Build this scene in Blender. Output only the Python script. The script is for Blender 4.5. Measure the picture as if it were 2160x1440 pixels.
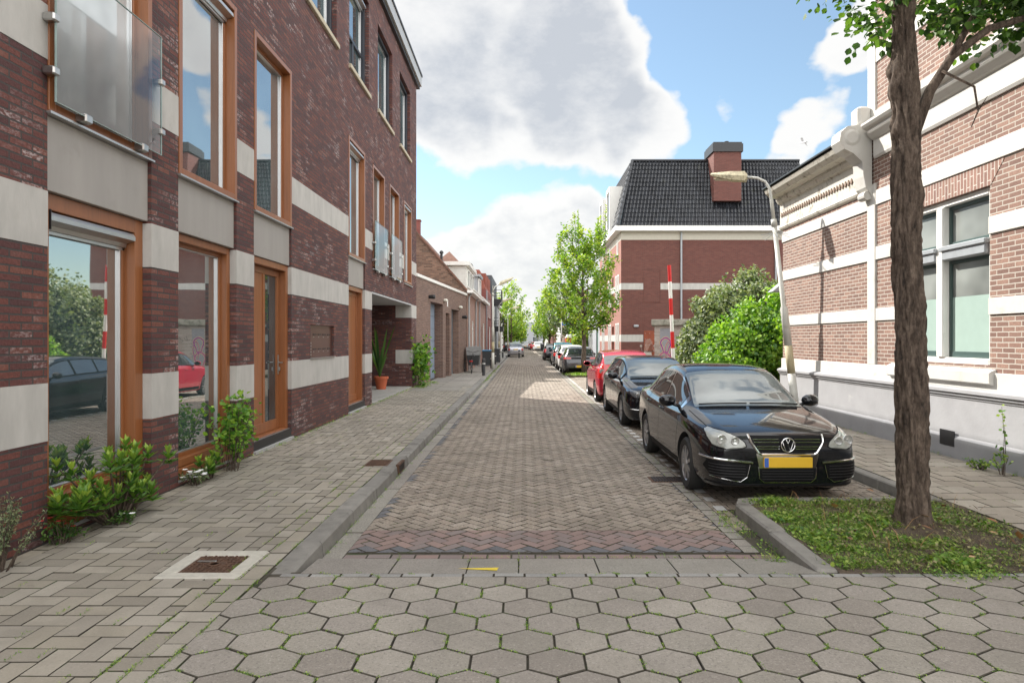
import bpy, bmesh, math, random
import numpy as np
from mathutils import Vector, Matrix
from mathutils.bvhtree import BVHTree
PI = math.pi
R = math.radians
for o in list(bpy.data.objects): bpy.data.objects.remove(o)
SC = bpy.context.scene
C = SC.collection
# ------------------------------------------------------------------ camera
cd = bpy.data.cameras.new('camera'); cam = bpy.data.objects.new('camera', cd); C.objects.link(cam)
cam.location = (0, 0, 1.8); cam.rotation_euler = (R(90), 0, 0)
cd.sensor_width = 36; cd.lens = 23.07; cd.shift_x = -0.0116; cd.shift_y = -0.0018
cd.clip_start = 0.05; cd.clip_end = 5000
SC.camera = cam
# ------------------------------------------------------------------ light
SUN = Vector((1, -0.95, -1.13)).normalized()           # direction the light travels
el = math.asin(-SUN.z)
ld = bpy.data.lights.new('sun', 'SUN'); sun = bpy.data.objects.new('sun', ld); C.objects.link(sun)
ld.energy = 5.0; ld.angle = R(0.5); ld.color = (1.0, 0.95, 0.87)
sun.rotation_euler = SUN.to_track_quat('-Z', 'Y').to_euler(); sun.location = (-20, 20, 30)
SC.view_settings.view_transform = 'Standard'; SC.view_settings.look = 'None'
SC.view_settings.exposure = 0.86; SC.view_settings.gamma = 1.0
W = bpy.data.worlds.new('World'); SC.world = W; W.use_nodes = True
nt = W.node_tree; nt.nodes.clear(); N = nt.nodes; L = nt.links

def nd(t, **k):
    n = N.new(t)
    for a, b in k.items(): setattr(n, a, b)
    return n
def mth(op, a, b=None, c=None, clamp=False):
    n = N.new('ShaderNodeMath'); n.operation = op; n.use_clamp = clamp
    for i, v in enumerate((a, b, c)):
        if v is None: continue
        if isinstance(v, (int, float)): n.inputs[i].default_value = v
        else: L.new(v, n.inputs[i])
    return n.outputs[0]
def mrange(v, a, b, c=0.0, d=1.0, smooth=True):
    n = N.new('ShaderNodeMapRange'); n.interpolation_type = 'SMOOTHSTEP' if smooth else 'LINEAR'
    L.new(v, n.inputs[0])
    for i, x in enumerate((a, b, c, d)): n.inputs[i + 1].default_value = x
    return n.outputs[0]
def mixc(f, a, b, mode='MIX'):
    n = N.new('ShaderNodeMix'); n.data_type = 'RGBA'; n.blend_type = mode
    if isinstance(f, (int, float)): n.inputs[0].default_value = f
    else: L.new(f, n.inputs[0])
    for i, v in ((6, a), (7, b)):
        if isinstance(v, tuple): n.inputs[i].default_value = v if len(v) == 4 else v + (1,)
        else: L.new(v, n.inputs[i])
    return n.outputs[2]
sky = nd('ShaderNodeTexSky', sky_type='NISHITA', sun_disc=False)
sky.sun_elevation = el; sky.sun_rotation = math.atan2(-SUN.x, -SUN.y)
sky.air_density = 1.15; sky.dust_density = 0.3; sky.ozone_density = 2.0
tc = nd('ShaderNodeTexCoord')
def cnoise(scale, detail=6, rough=.55, zs=1.6, off=(0, 0, 0), dist=0.0):
    m = nd('ShaderNodeMapping'); m.inputs['Scale'].default_value = (1, 1, zs); m.inputs['Location'].default_value = off
    L.new(tc.outputs['Generated'], m.inputs[0])
    n = nd('ShaderNodeTexNoise'); n.inputs['Scale'].default_value = scale; n.inputs['Detail'].default_value = detail
    n.inputs['Roughness'].default_value = rough; n.inputs['Distortion'].default_value = dist
    L.new(m.outputs[0], n.inputs[0]); return n.outputs[0]
def blob(u, v, r_in, r_out):
    d = Vector(((u - 1105) / 1384, 1, (716 - v) / 1384)).normalized()
    n = nd('ShaderNodeVectorMath', operation='DOT_PRODUCT'); n.inputs[1].default_value = d
    L.new(tc.outputs['Generated'], n.inputs[0])
    return mrange(n.outputs['Value'], math.cos(math.atan(r_out / 1384)), math.cos(math.atan(r_in / 1384)))
def addl(items):
    s = None
    for f, a in items:
        t = mth('MULTIPLY', f, a); s = t if s is None else mth('ADD', s, t)
    return s
warp = None
for sc_, am_ in ((2.6, .16), (7.0, .075), (20.0, .034), (52.0, .014)):
    n_ = nd('ShaderNodeTexNoise'); n_.inputs['Scale'].default_value = sc_; n_.inputs['Detail'].default_value = 2; n_.inputs['Roughness'].default_value = .5; L.new(tc.outputs['Generated'], n_.inputs[0])
    v_ = nd('ShaderNodeVectorMath', operation='MULTIPLY_ADD'); L.new(n_.outputs[1], v_.inputs[0]); v_.inputs[1].default_value = (am_,) * 3; v_.inputs[2].default_value = (-am_ / 2,) * 3
    if warp is None: warp = v_.outputs[0]
    else: a_ = nd('ShaderNodeVectorMath', operation='ADD'); L.new(warp, a_.inputs[0]); L.new(v_.outputs[0], a_.inputs[1]); warp = a_.outputs[0]
a_ = nd('ShaderNodeVectorMath', operation='ADD'); L.new(warp, a_.inputs[0]); L.new(tc.outputs['Generated'], a_.inputs[1])
nn_ = nd('ShaderNodeVectorMath', operation='NORMALIZE'); L.new(a_.outputs[0], nn_.inputs[0]); WD = nn_.outputs[0]
def blob(u, v, r_in, r_out):
    d = Vector(((u - 1105) / 1384, 1, (716 - v) / 1384)).normalized()
    n = nd('ShaderNodeVectorMath', operation='DOT_PRODUCT'); n.inputs[1].default_value = d
    L.new(WD, n.inputs[0])
    return mrange(n.outputs['Value'], math.cos(math.atan(r_out / 1384)), math.cos(math.atan(r_in / 1384)))
# broad grey cumulus bank up the street, white heaps low over the roofs, loose white puffs to the right
grey = [(blob(1030, 60, 110, 290), 1.0), (blob(1220, 195, 50, 180), .85), (blob(1350, 260, 25, 115), .75), (blob(930, 200, 30, 130), .6), (blob(1290, 110, 10, 110), .35)]
white = [(blob(930, 565, 45, 130), .9), (blob(1080, 600, 60, 190), .9), (blob(1225, 510, 35, 115), .9), (blob(1060, 435, 2, 28), .5), (blob(1120, 660, 150, 330), .9), (blob(1350, 660, 60, 200), .6),
         (blob(1750, 240, 8, 70), .6), (blob(1700, 320, 8, 60), .5), (blob(1815, 80, 20, 85), .62), (blob(1545, 200, 2, 45), .3), (blob(1960, 330, 30, 110), .6), (blob(2070, 160, 30, 120), .9), (blob(1950, 60, 20, 90), .6), (blob(2150, -150, 80, 300), .9)]
base = cnoise(3.1, 8, .58, 1.8, (.3, .1, .2), .1)
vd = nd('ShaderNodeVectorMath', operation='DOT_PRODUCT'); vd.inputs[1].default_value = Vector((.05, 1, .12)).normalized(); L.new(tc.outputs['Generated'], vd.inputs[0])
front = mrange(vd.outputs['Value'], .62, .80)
gsum = addl(grey); dens = mth('ADD', mth('ADD', gsum, addl(white)), mth('MULTIPLY', mth('SUBTRACT', cnoise(16, 6, .6, 1.7), .5), .7))
dens = mth('ADD', dens, mth('MULTIPLY', mth('SUBTRACT', 1.0, front), mth('ADD', mth('MULTIPLY', mth('SUBTRACT', base, .5), 3.0), .75)))  # extra cloud cover added outside the view to lift the shade
cov = mth('MAXIMUM', mrange(dens, .20, .55), .10)
thick = mrange(dens, .45, 1.3)
shade = mth('ADD', mth('MULTIPLY', mth('SUBTRACT', cnoise(6, 8, .62, 1.6, (.37, .1, .45)), .5), 2.0), mth('ADD', mth('MULTIPLY', thick, .22), mth('MULTIPLY', gsum, .42)))
shade = mth('MULTIPLY', mth('ADD', mth('ADD', shade, mth('MULTIPLY', mth('SUBTRACT', cnoise(19, 6, .62, 1.8, (.1, 0, .2)), .5), 1.1)), -.05, None, True), thick)
ccol = mixc(shade, (1.0, .99, .97, 1), (.60, .63, .68, 1))
sb = nd('ShaderNodeBackground'); L.new(mixc(1.0, sky.outputs[0], (.96, 1.04, 1.0, 1), 'MULTIPLY'), sb.inputs[0]); sb.inputs[1].default_value = 0.1
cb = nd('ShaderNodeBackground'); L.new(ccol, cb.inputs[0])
# unseen cloud overhead and behind is made brighter to fill the street's shade
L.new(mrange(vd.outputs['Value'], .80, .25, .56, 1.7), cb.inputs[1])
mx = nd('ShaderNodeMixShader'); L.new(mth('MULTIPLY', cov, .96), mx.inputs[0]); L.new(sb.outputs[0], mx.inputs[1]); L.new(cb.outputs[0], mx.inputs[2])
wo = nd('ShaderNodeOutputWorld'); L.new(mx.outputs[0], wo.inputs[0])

# ------------------------------------------------------------------ materials
def newmat(name):
    global N, L
    m = bpy.data.materials.new(name); m.use_nodes = True
    N = m.node_tree.nodes; L = m.node_tree.links; N.clear()
    o = N.new('ShaderNodeOutputMaterial'); p = N.new('ShaderNodeBsdfPrincipled'); L.new(p.outputs[0], o.inputs[0])
    return m, p
def noise(scale, detail=4, rough=.55, coord='Object', st=(1, 1, 1)):
    t = N.new('ShaderNodeTexCoord'); mp = N.new('ShaderNodeMapping'); mp.inputs['Scale'].default_value = st
    L.new(t.outputs[coord], mp.inputs[0])
    n = N.new('ShaderNodeTexNoise'); n.inputs['Scale'].default_value = scale; n.inputs['Detail'].default_value = detail; n.inputs['Roughness'].default_value = rough
    L.new(mp.outputs[0], n.inputs[0]); return n.outputs[0]
def bump(p, h, strength=.3, dist=.01):
    b = N.new('ShaderNodeBump'); b.inputs['Strength'].default_value = strength; b.inputs['Distance'].default_value = dist
    L.new(h, b.inputs['Height']); L.new(b.outputs[0], p.inputs['Normal'])
def attr(name='tint'):
    a = N.new('ShaderNodeAttribute'); a.attribute_name = name; return a.outputs['Fac']
def ramp(f, stops):
    r = N.new('ShaderNodeValToRGB'); e = r.color_ramp.elements
    while len(e) < len(stops): e.new(0.5)
    for i, (p_, c_) in enumerate(stops): e[i].position = p_; e[i].color = tuple(c_) + (1,)
    L.new(f, r.inputs[0]); return r.outputs[0]
def mul(c, f): return tuple(max(0, x * f) for x in c)
MATS = {}
def M(name, col, rough=.6, metal=0, var=.14, scale=6, bmp=0, bscale=None, tint=0, coat=0, ior=1.5, st=(1, 1, 1), emit=0, dirt=None):
    if name in MATS: return MATS[name]
    m, p = newmat(name)
    c = ramp(noise(scale, 5, .6, st=st), [(.3, mul(col, 1 - var)), (.7, mul(col, 1 + var))])
    if dirt: c = mixc(mrange(noise(dirt[1], 5, .65), dirt[2], dirt[3]), c, dirt[0])
    if tint:
        f = mrange(attr(), 0, 1, 1 - tint, 1 + tint, False)
        v = N.new('ShaderNodeVectorMath'); v.operation = 'SCALE'; L.new(c, v.inputs[0]); L.new(f, v.inputs['Scale']); c = v.outputs[0]
    L.new(c, p.inputs['Base Color'])
    p.inputs['Roughness'].default_value = rough; p.inputs['Metallic'].default_value = metal; p.inputs['IOR'].default_value = ior
    if coat: p.inputs['Coat Weight'].default_value = coat; p.inputs['Coat Roughness'].default_value = .02
    if bmp: bump(p, noise(bscale or scale * 6, 4, .6, st=st), bmp, .01)
    if emit: p.inputs['Emission Color'].default_value = col + (1,); p.inputs['Emission Strength'].default_value = emit
    MATS[name] = m; return m
def brick(name, cols, mortar, bw=.22, rh=.0725, ms=.007, effl=0.0, offset=.5, rot=False, bmp=.6, stain=.25):
    m, p = newmat(name)
    t = N.new('ShaderNodeTexCoord'); s = N.new('ShaderNodeSeparateXYZ'); L.new(t.outputs['Object'], s.inputs[0])
    c = N.new('ShaderNodeCombineXYZ'); a = mth('ADD', s.outputs[0], s.outputs[1])
    if rot: L.new(s.outputs[2], c.inputs[0]); L.new(a, c.inputs[1])
    else: L.new(a, c.inputs[0]); L.new(s.outputs[2], c.inputs[1])
    # slight waviness of hand-made bricks
    w = N.new('ShaderNodeTexNoise'); w.inputs['Scale'].default_value = 9; L.new(c.outputs[0], w.inputs[0])
    wv = N.new('ShaderNodeVectorMath'); wv.operation = 'MULTIPLY_ADD'; L.new(w.outputs[1], wv.inputs[0]); wv.inputs[1].default_value = (.008, .008, 0); L.new(c.outputs[0], wv.inputs[2])
    b = N.new('ShaderNodeTexBrick'); b.offset = offset; b.inputs['Scale'].default_value = 1; b.inputs['Brick Width'].default_value = bw
    b.inputs['Row Height'].default_value = rh; b.inputs['Mortar Size'].default_value = ms; b.inputs['Mortar Smooth'].default_value = .15; b.inputs['Bias'].default_value = 0
    b.inputs['Color1'].default_value = (0, 0, 0, 1); b.inputs['Color2'].default_value = (1, 1, 1, 1); b.inputs['Mortar'].default_value = (.5, .5, .5, 1)
    L.new(wv.outputs[0], b.inputs['Vector'])
    n = len(cols)
    bc = ramp(b.outputs['Color'], [((i + .5) / n, cc) for i, cc in enumerate(cols)])
    fine = noise(38, 5, .65)
    bc = mixc(mrange(fine, .3, .72, 0, .55), bc, mul(cols[0], .55))
    if effl:
        e = mth('MULTIPLY', mrange(noise(1.1, 3, .6), .47, .66), mth('MULTIPLY', mrange(b.outputs['Color'], .35, .75), mrange(noise(22, 4, .7, st=(1, 1, 2)), .44, .62)))
        bc = mixc(mth('MULTIPLY', e, effl), bc, (.55, .5, .5, 1))
    bc = mixc(mth('MULTIPLY', mrange(noise(.7, 4, .6), .45, .8), stain), bc, mul(cols[0], .45))
    L.new(mixc(b.outputs['Fac'], bc, tuple(mortar) + (1,)), p.inputs['Base Color'])
    p.inputs['Roughness'].default_value = .82
    h = mth('ADD', mth('MULTIPLY', mth('SUBTRACT', 1.0, b.outputs['Fac']), 1.0), mth('MULTIPLY', noise(45, 4, .65), .6))
    bump(p, h, bmp, .012)
    return m
def paver(name, cols, speck=.25, sscale=160, rough=.85):
    sscale *= .55; speck *= 1.25
    """concrete / clay paving units: per-unit tint through the face attribute, aggregate specks, weathering"""
    m, p = newmat(name)
    n = len(cols)
    c = ramp(attr(), [((i + .5) / n, cc) for i, cc in enumerate(cols)])
    c = mixc(mrange(noise(sscale, 3, .8), .52, .72, 0, speck), c, (.62, .58, .54, 1))
    c = mixc(mrange(noise(sscale * .8, 3, .8), .5, .3, 0, speck * 1.3), c, (.05, .045, .04, 1))
    c = mixc(mrange(noise(1.3, 6, .65), .42, .75, 0, .38), c, mul(cols[0], .55))
    c = mixc(mrange(noise(14, 5, .65), .55, .8, 0, .22), c, mul(cols[-1], 1.35))
    c = mixc(mrange(noise(.45, 6, .72), .42, .68, 0, .42), c, mul(cols[0], .6)); c = mixc(mrange(noise(5, 6, .75), .62, .74, 0, .4), c, mul(cols[0], .5))
    L.new(c, p.inputs['Base Color']); p.inputs['Roughness'].default_value = rough
    bump(p, noise(sscale * .7, 3, .7), .35, .004)
    return m
def leafmat(name, c1, c2, c3, trans=.35):
    m, p = newmat(name)
    c = ramp(attr(), [(.1, c1), (.5, c2), (.9, c3)])
    L.new(c, p.inputs['Base Color']); p.inputs['Roughness'].default_value = .5
    tr = N.new('ShaderNodeBsdfTranslucent'); L.new(mixc(1.0, c, (1.5, 1.6, .5, 1), 'MULTIPLY'), tr.inputs[0])
    ms = N.new('ShaderNodeMixShader'); ms.inputs[0].default_value = trans
    o = [x for x in N if x.type == 'OUTPUT_MATERIAL'][0]
    L.new(p.outputs[0], ms.inputs[1]); L.new(tr.outputs[0], ms.inputs[2]); L.new(ms.outputs[0], o.inputs[0])
    return m
def wood(name, col):
    m, p = newmat(name)
    n1 = noise(3, 6, .6, st=(4, 4, .35)); n2 = noise(40, 3, .6, st=(3, 3, .06))
    c = ramp(mth('ADD', mth('MULTIPLY', n1, .6), mth('MULTIPLY', n2, .4)), [(.3, mul(col, .72)), (.5, col), (.72, mul(col, 1.22))])
    L.new(c, p.inputs['Base Color']); p.inputs['Roughness'].default_value = .38; p.inputs['Coat Weight'].default_value = .25; p.inputs['Coat Roughness'].default_value = .25
    bump(p, n2, .08, .004)
    return m
def glass(name, col, ior=2.0, rough=.015, wav=.02):
    m, p = newmat(name)
    c = ramp(noise(1.2, 2), [(.35, mul(col, .6)), (.65, mul(col, 1.4))])
    L.new(c, p.inputs['Base Color']); p.inputs['Roughness'].default_value = rough; p.inputs['IOR'].default_value = ior
    bump(p, noise(1.3, 1), wav, .05)
    return m

# ------------------------------------------------------------------ mesh helpers
class MB:
    def __init__(s): s.v = []; s.f = []; s.t = []; s.m = []
    def face(s, pts, t=.5, m=0):
        i = len(s.v); s.v += [tuple(p) for p in pts]; s.f.append(tuple(range(i, i + len(pts)))); s.t.append(t); s.m.append(m); return s
    def add(s, vs, fs, t=.5, m=0):
        i = len(s.v); s.v += [tuple(p) for p in vs]
        for f in fs: s.f.append(tuple(i + k for k in f)); s.t.append(t); s.m.append(m)
        return s
    def box(s, x0, x1, y0, y1, z0, z1, t=.5, m=0, bev=0):
        x0, x1 = min(x0, x1), max(x0, x1); y0, y1 = min(y0, y1), max(y0, y1); z0, z1 = min(z0, z1), max(z0, z1)
        b = min(bev, (x1 - x0) * .45, (y1 - y0) * .45, (z1 - z0) * .45)
        if b <= 0:
            vs = [(x, y, z) for z in (z0, z1) for (x, y) in ((x0, y0), (x1, y0), (x1, y1), (x0, y1))]
            return s.add(vs, [(3, 2, 1, 0), (4, 5, 6, 7), (0, 1, 5, 4), (1, 2, 6, 5), (2, 3, 7, 6), (3, 0, 4, 7)], t, m)
        rings = []
        for z, i in ((z0, b), (z0 + b, 0), (z1 - b, 0), (z1, b)):
            ring = []
            for (cx, cy, sx, sy) in ((x0, y0, 1, 1), (x1, y0, -1, 1), (x1, y1, -1, -1), (x0, y1, 1, -1)):
                a_, c_ = (cx + sx * (i), cy + sy * (i + b if i else b)), (cx + sx * (i + b if i else b), cy + sy * i)
                if sx * sy > 0: ring += [a_, c_]
                else: ring += [c_, a_]
            rings.append([(p[0], p[1], z) for p in ring])
        vs = sum(rings, []); fs = [tuple(range(7, -1, -1)), tuple(range(24, 32))]
        for k in range(3):
            for j in range(8): fs.append((k * 8 + j, k * 8 + (j + 1) % 8, k * 8 + 8 + (j + 1) % 8, k * 8 + 8 + j))
        return s.add(vs, fs, t, m)
    def ring(s, x0, x1, z0, z1, y0, y1, w, wb=None, m=0, bev=.004):
        """rectangular frame in the xz plane, butt-jointed"""
        wb = w if wb is None else wb
        s.box(x0, x0 + w, y0, y1, z0, z1, m=m, bev=bev); s.box(x1 - w, x1, y0, y1, z0, z1, m=m, bev=bev)
        s.box(x0 + w, x1 - w, y0, y1, z1 - w, z1, m=m, bev=bev); s.box(x0 + w, x1 - w, y0, y1, z0, z0 + wb, m=m, bev=bev); return s
    def tube(s, path, rad, n=8, t=.5, m=0, cap=True):
        path = [Vector(p) for p in path]
        if isinstance(rad, (int, float)): rad = [rad] * len(path)
        rings = []; up = None
        for i, p in enumerate(path):
            d = (path[min(i + 1, len(path) - 1)] - path[max(i - 1, 0)]).normalized()
            if up is None: up = d.orthogonal().normalized()
            else:
                up = up - d * up.dot(d)
                up = up.normalized() if up.length > 1e-6 else d.orthogonal().normalized()
            b = d.cross(up)
            rings.append([p + (up * math.cos(a) + b * math.sin(a)) * rad[i] for a in (2 * PI * k / n for k in range(n))])
        i0 = len(s.v); s.v += [tuple(q) for r in rings for q in r]
        for i in range(len(path) - 1):
            for k in range(n):
                s.f.append((i0 + i * n + k, i0 + i * n + (k + 1) % n, i0 + (i + 1) * n + (k + 1) % n, i0 + (i + 1) * n + k)); s.t.append(t); s.m.append(m)
        if cap:
            s.f.append(tuple(i0 + k for k in range(n - 1, -1, -1))); s.t.append(t); s.m.append(m)
            e = i0 + (len(path) - 1) * n; s.f.append(tuple(e + k for k in range(n))); s.t.append(t); s.m.append(m)
        return s
    def lathe(s, prof, n=20, o=(0, 0, 0), axis='z', t=.5, m=0, cap=True):
        i0 = len(s.v)
        for r, h in prof:
            for k in range(n):
                a = 2 * PI * k / n; x, y = r * math.cos(a), r * math.sin(a)
                q = (x, y, h) if axis == 'z' else ((h, x, y) if axis == 'x' else (y, h, x))
                s.v.append((q[0] + o[0], q[1] + o[1], q[2] + o[2]))
        for i in range(len(prof) - 1):
            for k in range(n):
                s.f.append((i0 + i * n + k, i0 + i * n + (k + 1) % n, i0 + (i + 1) * n + (k + 1) % n, i0 + (i + 1) * n + k)); s.t.append(t); s.m.append(m)
        for e, rev in ((0, True), (len(prof) - 1, False)):
            if cap and prof[e][0] > 1e-4:
                ks = [i0 + e * n + k for k in range(n)]
                s.f.append(tuple(ks[::-1] if rev else ks)); s.t.append(t); s.m.append(m)
        return s
    def prism(s, prof, a0, a1, axis='x', m=0, t=.5):
        """extrude a closed 2-D profile: axis x -> prof=(y,z); axis y -> prof=(x,z); axis z -> prof=(x,y)"""
        n = len(prof)
        def P(q, a): return (a, q[0], q[1]) if axis == 'x' else ((q[0], a, q[1]) if axis == 'y' else (q[0], q[1], a))
        vs = [P(q, a0) for q in prof] + [P(q, a1) for q in prof]
        fs = [tuple(range(n)), tuple(range(2 * n - 1, n - 1, -1))] + [(i, i + n, (i + 1) % n + n, (i + 1) % n) for i in range(n)]
        return s.add(vs, fs, t, m)
    def build(s, name, mats, parent=None, smooth=False, loc=None, fix=False):
        me = bpy.data.meshes.new(name); me.from_pydata(s.v, [], s.f)
        a = me.attributes.new('tint', 'FLOAT', 'FACE'); a.data.foreach_set('value', s.t)
        for m in (mats if isinstance(mats, (list, tuple)) else [mats]): me.materials.append(m)
        me.polygons.foreach_set('material_index', s.m)
        if fix:
            b = bmesh.new(); b.from_mesh(me); bmesh.ops.recalc_face_normals(b, faces=b.faces); b.to_mesh(me); b.free()
        if smooth: me.polygons.foreach_set('use_smooth', [True] * len(me.polygons))
        me.update()
        o = bpy.data.objects.new(name, me); C.objects.link(o)
        if parent is not None: o.parent = parent
        if loc: o.location = loc
        return o
def tag(o, label=None, cat=None, group=None, kind=None):
    if label: o['label'] = label
    if cat: o['category'] = cat
    if group: o['group'] = group
    if kind: o['kind'] = kind
    return o
def thing(name, label, cat, loc=(0, 0, 0), rz=0, group=None):
    o = bpy.data.objects.new(name, None); C.objects.link(o); o.location = loc; o.rotation_euler = (0, 0, rz); o.empty_display_size = .2
    return tag(o, label, cat, group)
def struct(name, mb, mats, **k):
    o = mb.build(name, mats, **k); o['kind'] = 'structure'; return o
def copytree(o, parent=None):
    c = o.copy(); C.objects.link(c)
    if parent is not None: c.parent = parent
    for ch in list(o.children): copytree(ch, c)
    return c
def smooth_angle(o, ang=35):
    me = o.data; me.polygons.foreach_set('use_smooth', [True] * len(me.polygons))
    b = bmesh.new(); b.from_mesh(me); bmesh.ops.remove_doubles(b, verts=b.verts, dist=1e-5)
    for e in b.edges:
        if len(e.link_faces) == 2 and e.calc_face_angle(0) > R(ang): e.smooth = False
    b.to_mesh(me); b.free()
def wall(mb, x0, x1, z0, z1, ops, depth=.12, thick=.3, y=0, m=0, back=True):
    """wall in the xz plane, outer face at y, with rectangular openings (x0,x1,z0,z1) and reveals of the given depth"""
    xs = sorted({x0, x1, *[min(max(v, x0), x1) for o in ops for v in o[:2]]}); zs = sorted({z0, z1, *[min(max(v, z0), z1) for o in ops for v in o[2:4]]})
    for i in range(len(xs) - 1):
        for k in range(len(zs) - 1):
            cx, cz = (xs[i] + xs[i + 1]) / 2, (zs[k] + zs[k + 1]) / 2
            if any(o[0] < cx < o[1] and o[2] < cz < o[3] for o in ops): continue
            mb.face([(xs[i], y, zs[k]), (xs[i + 1], y, zs[k]), (xs[i + 1], y, zs[k + 1]), (xs[i], y, zs[k + 1])], m=m)
    for o in ops:
        a, b, c, d = o[:4]; e = y + (o[4] if len(o) > 4 else depth)
        mb.face([(a, y, c), (a, y, d), (a, e, d), (a, e, c)], m=m); mb.face([(b, y, d), (b, y, c), (b, e, c), (b, e, d)], m=m)
        mb.face([(a, y, d), (b, y, d), (b, e, d), (a, e, d)], m=m); mb.face([(a, y, c), (a, e, c), (b, e, c), (b, y, c)], m=m)
    return mb

# ------------------------------------------------------------------ palette
m_brickL = brick('dark_red_brick', [(.085, .034, .034), (.13, .043, .037), (.17, .054, .040), (.10, .040, .040), (.20, .072, .050)], (.055, .048, .045), effl=.62, stain=.12, ms=.008, bmp=.9, bw=.24, rh=.0625)
m_stone = M('pale_cast_stone', (.43, .418, .395), .85, var=.13, scale=5, st=(1, 1, .3), bmp=.15, bscale=90, dirt=((.3, .28, .24, 1), 2.2, .58, .9))
m_panel = M('taupe_panel', (.31, .29, .27), .5, var=.07, scale=4, st=(1, 1, .15), dirt=((.22, .2, .18, 1), 2.5, .55, .95))
m_wood = wood('orange_stained_wood', (.25, .090, .030))
m_dkframe = M('anthracite_frame', (.025, .03, .04), .4, var=.05)
m_glassL = glass('tall_window_glass', (.06, .09, .095), 6.0)
m_glassD = glass('dark_window_glass', (.03, .045, .05), 2.0)
m_curtain = M('white_net_curtain', (.6, .62, .62), .9, var=.1, scale=2, st=(12, 12, .4))
m_alu = M('silver_aluminium', (.55, .55, .55), .35, metal=.9, var=.05)
m_steel = M('brushed_steel', (.5, .5, .49), .3, metal=1, var=.1, scale=20)
m_white = M('white_paint', (.74, .73, .70), .55, var=.04, scale=2, dirt=((.45, .42, .36, 1), 3.5, .6, .95))
m_whitewall = M('weathered_white_render', (.54, .527, .495), .7, var=.07, scale=3, bmp=.12, bscale=25, st=(1, 1, .6), dirt=((.36, .33, .28, 1), 4, .54, .85))
m_greyplinth = M('grey_plinth_paint', (.31, .31, .322), .7, var=.08, scale=2.5, bmp=.2, bscale=18, dirt=((.45, .44, .43, 1), 3.5, .6, .95))
m_black = M('black_metal', (.018, .018, .02), .45, var=.1)
m_rubber = M('rubber', (.015, .015, .015), .8, var=.2, scale=30)
m_concrete = M('grey_concrete', (.28, .27, .25), .9, var=.12, scale=8, bmp=.3, bscale=120, dirt=((.16, .15, .13, 1), 3, .5, .8))
m_soil = M('dark_soil', (.075, .055, .038), .95, var=.35, scale=14, bmp=.8, bscale=40)
m_jside = M('joint_dirt_shade', (.055, .048, .036), .95, var=.4, scale=25, dirt=((.035, .06, .012, 1), 3, .55, .7))  # dirt on sides and chamfers; joint shade is put into its dark colour
m_joint = M('mossy_joint_sand', (.055, .047, .034), .95, var=.3, scale=9, dirt=((.03, .05, .012, 1), 1.6, .52, .7))  # sand darkened to carry the shade of the joint depth
# ------------------------------------------------------------------ ground
rnd = random.Random(4)
m_hex = paver('hexagonal_concrete_paver', [(0.221, 0.196, 0.169), (0.263, 0.237, 0.208), (0.239, 0.219, 0.185), (0.287, 0.261, 0.224)], .3, 150)
m_side = paver('pavement_block', [(0.226, 0.202, 0.165), (0.293, 0.263, 0.218), (0.26, 0.235, 0.197), (0.339, 0.309, 0.26), (0.283, 0.253, 0.202)], .12, 150)
m_road = paver('road_klinker', [(0.204, 0.168, 0.134), (0.271, 0.229, 0.185), (0.237, 0.196, 0.152), (0.306, 0.262, 0.217), (0.257, 0.209, 0.166)], .45, 90)
m_roadred = paver('red_road_klinker', [(0.201, 0.14, 0.126), (0.248, 0.173, 0.151), (0.221, 0.153, 0.139), (0.188, 0.153, 0.145)], .1, 120)
m_slab = paver('concrete_slab', [(0.23, 0.209, 0.185), (0.271, 0.249, 0.217), (0.244, 0.229, 0.198)], .4, 130)
m_kerb = M('kerb_concrete', (.20, .19, .172), .85, var=.14, scale=7, bmp=.3, bscale=110, dirt=((.09, .085, .075, 1), 4, .5, .75))
m_rslab = paver('right_pavement_slab', [(0.271, 0.235, 0.192), (0.332, 0.29, 0.236), (0.306, 0.269, 0.223), (0.366, 0.33, 0.275)], .15, 120)
m_grassfar = M('far_ground', (.12, .115, .10), .95)

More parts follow.
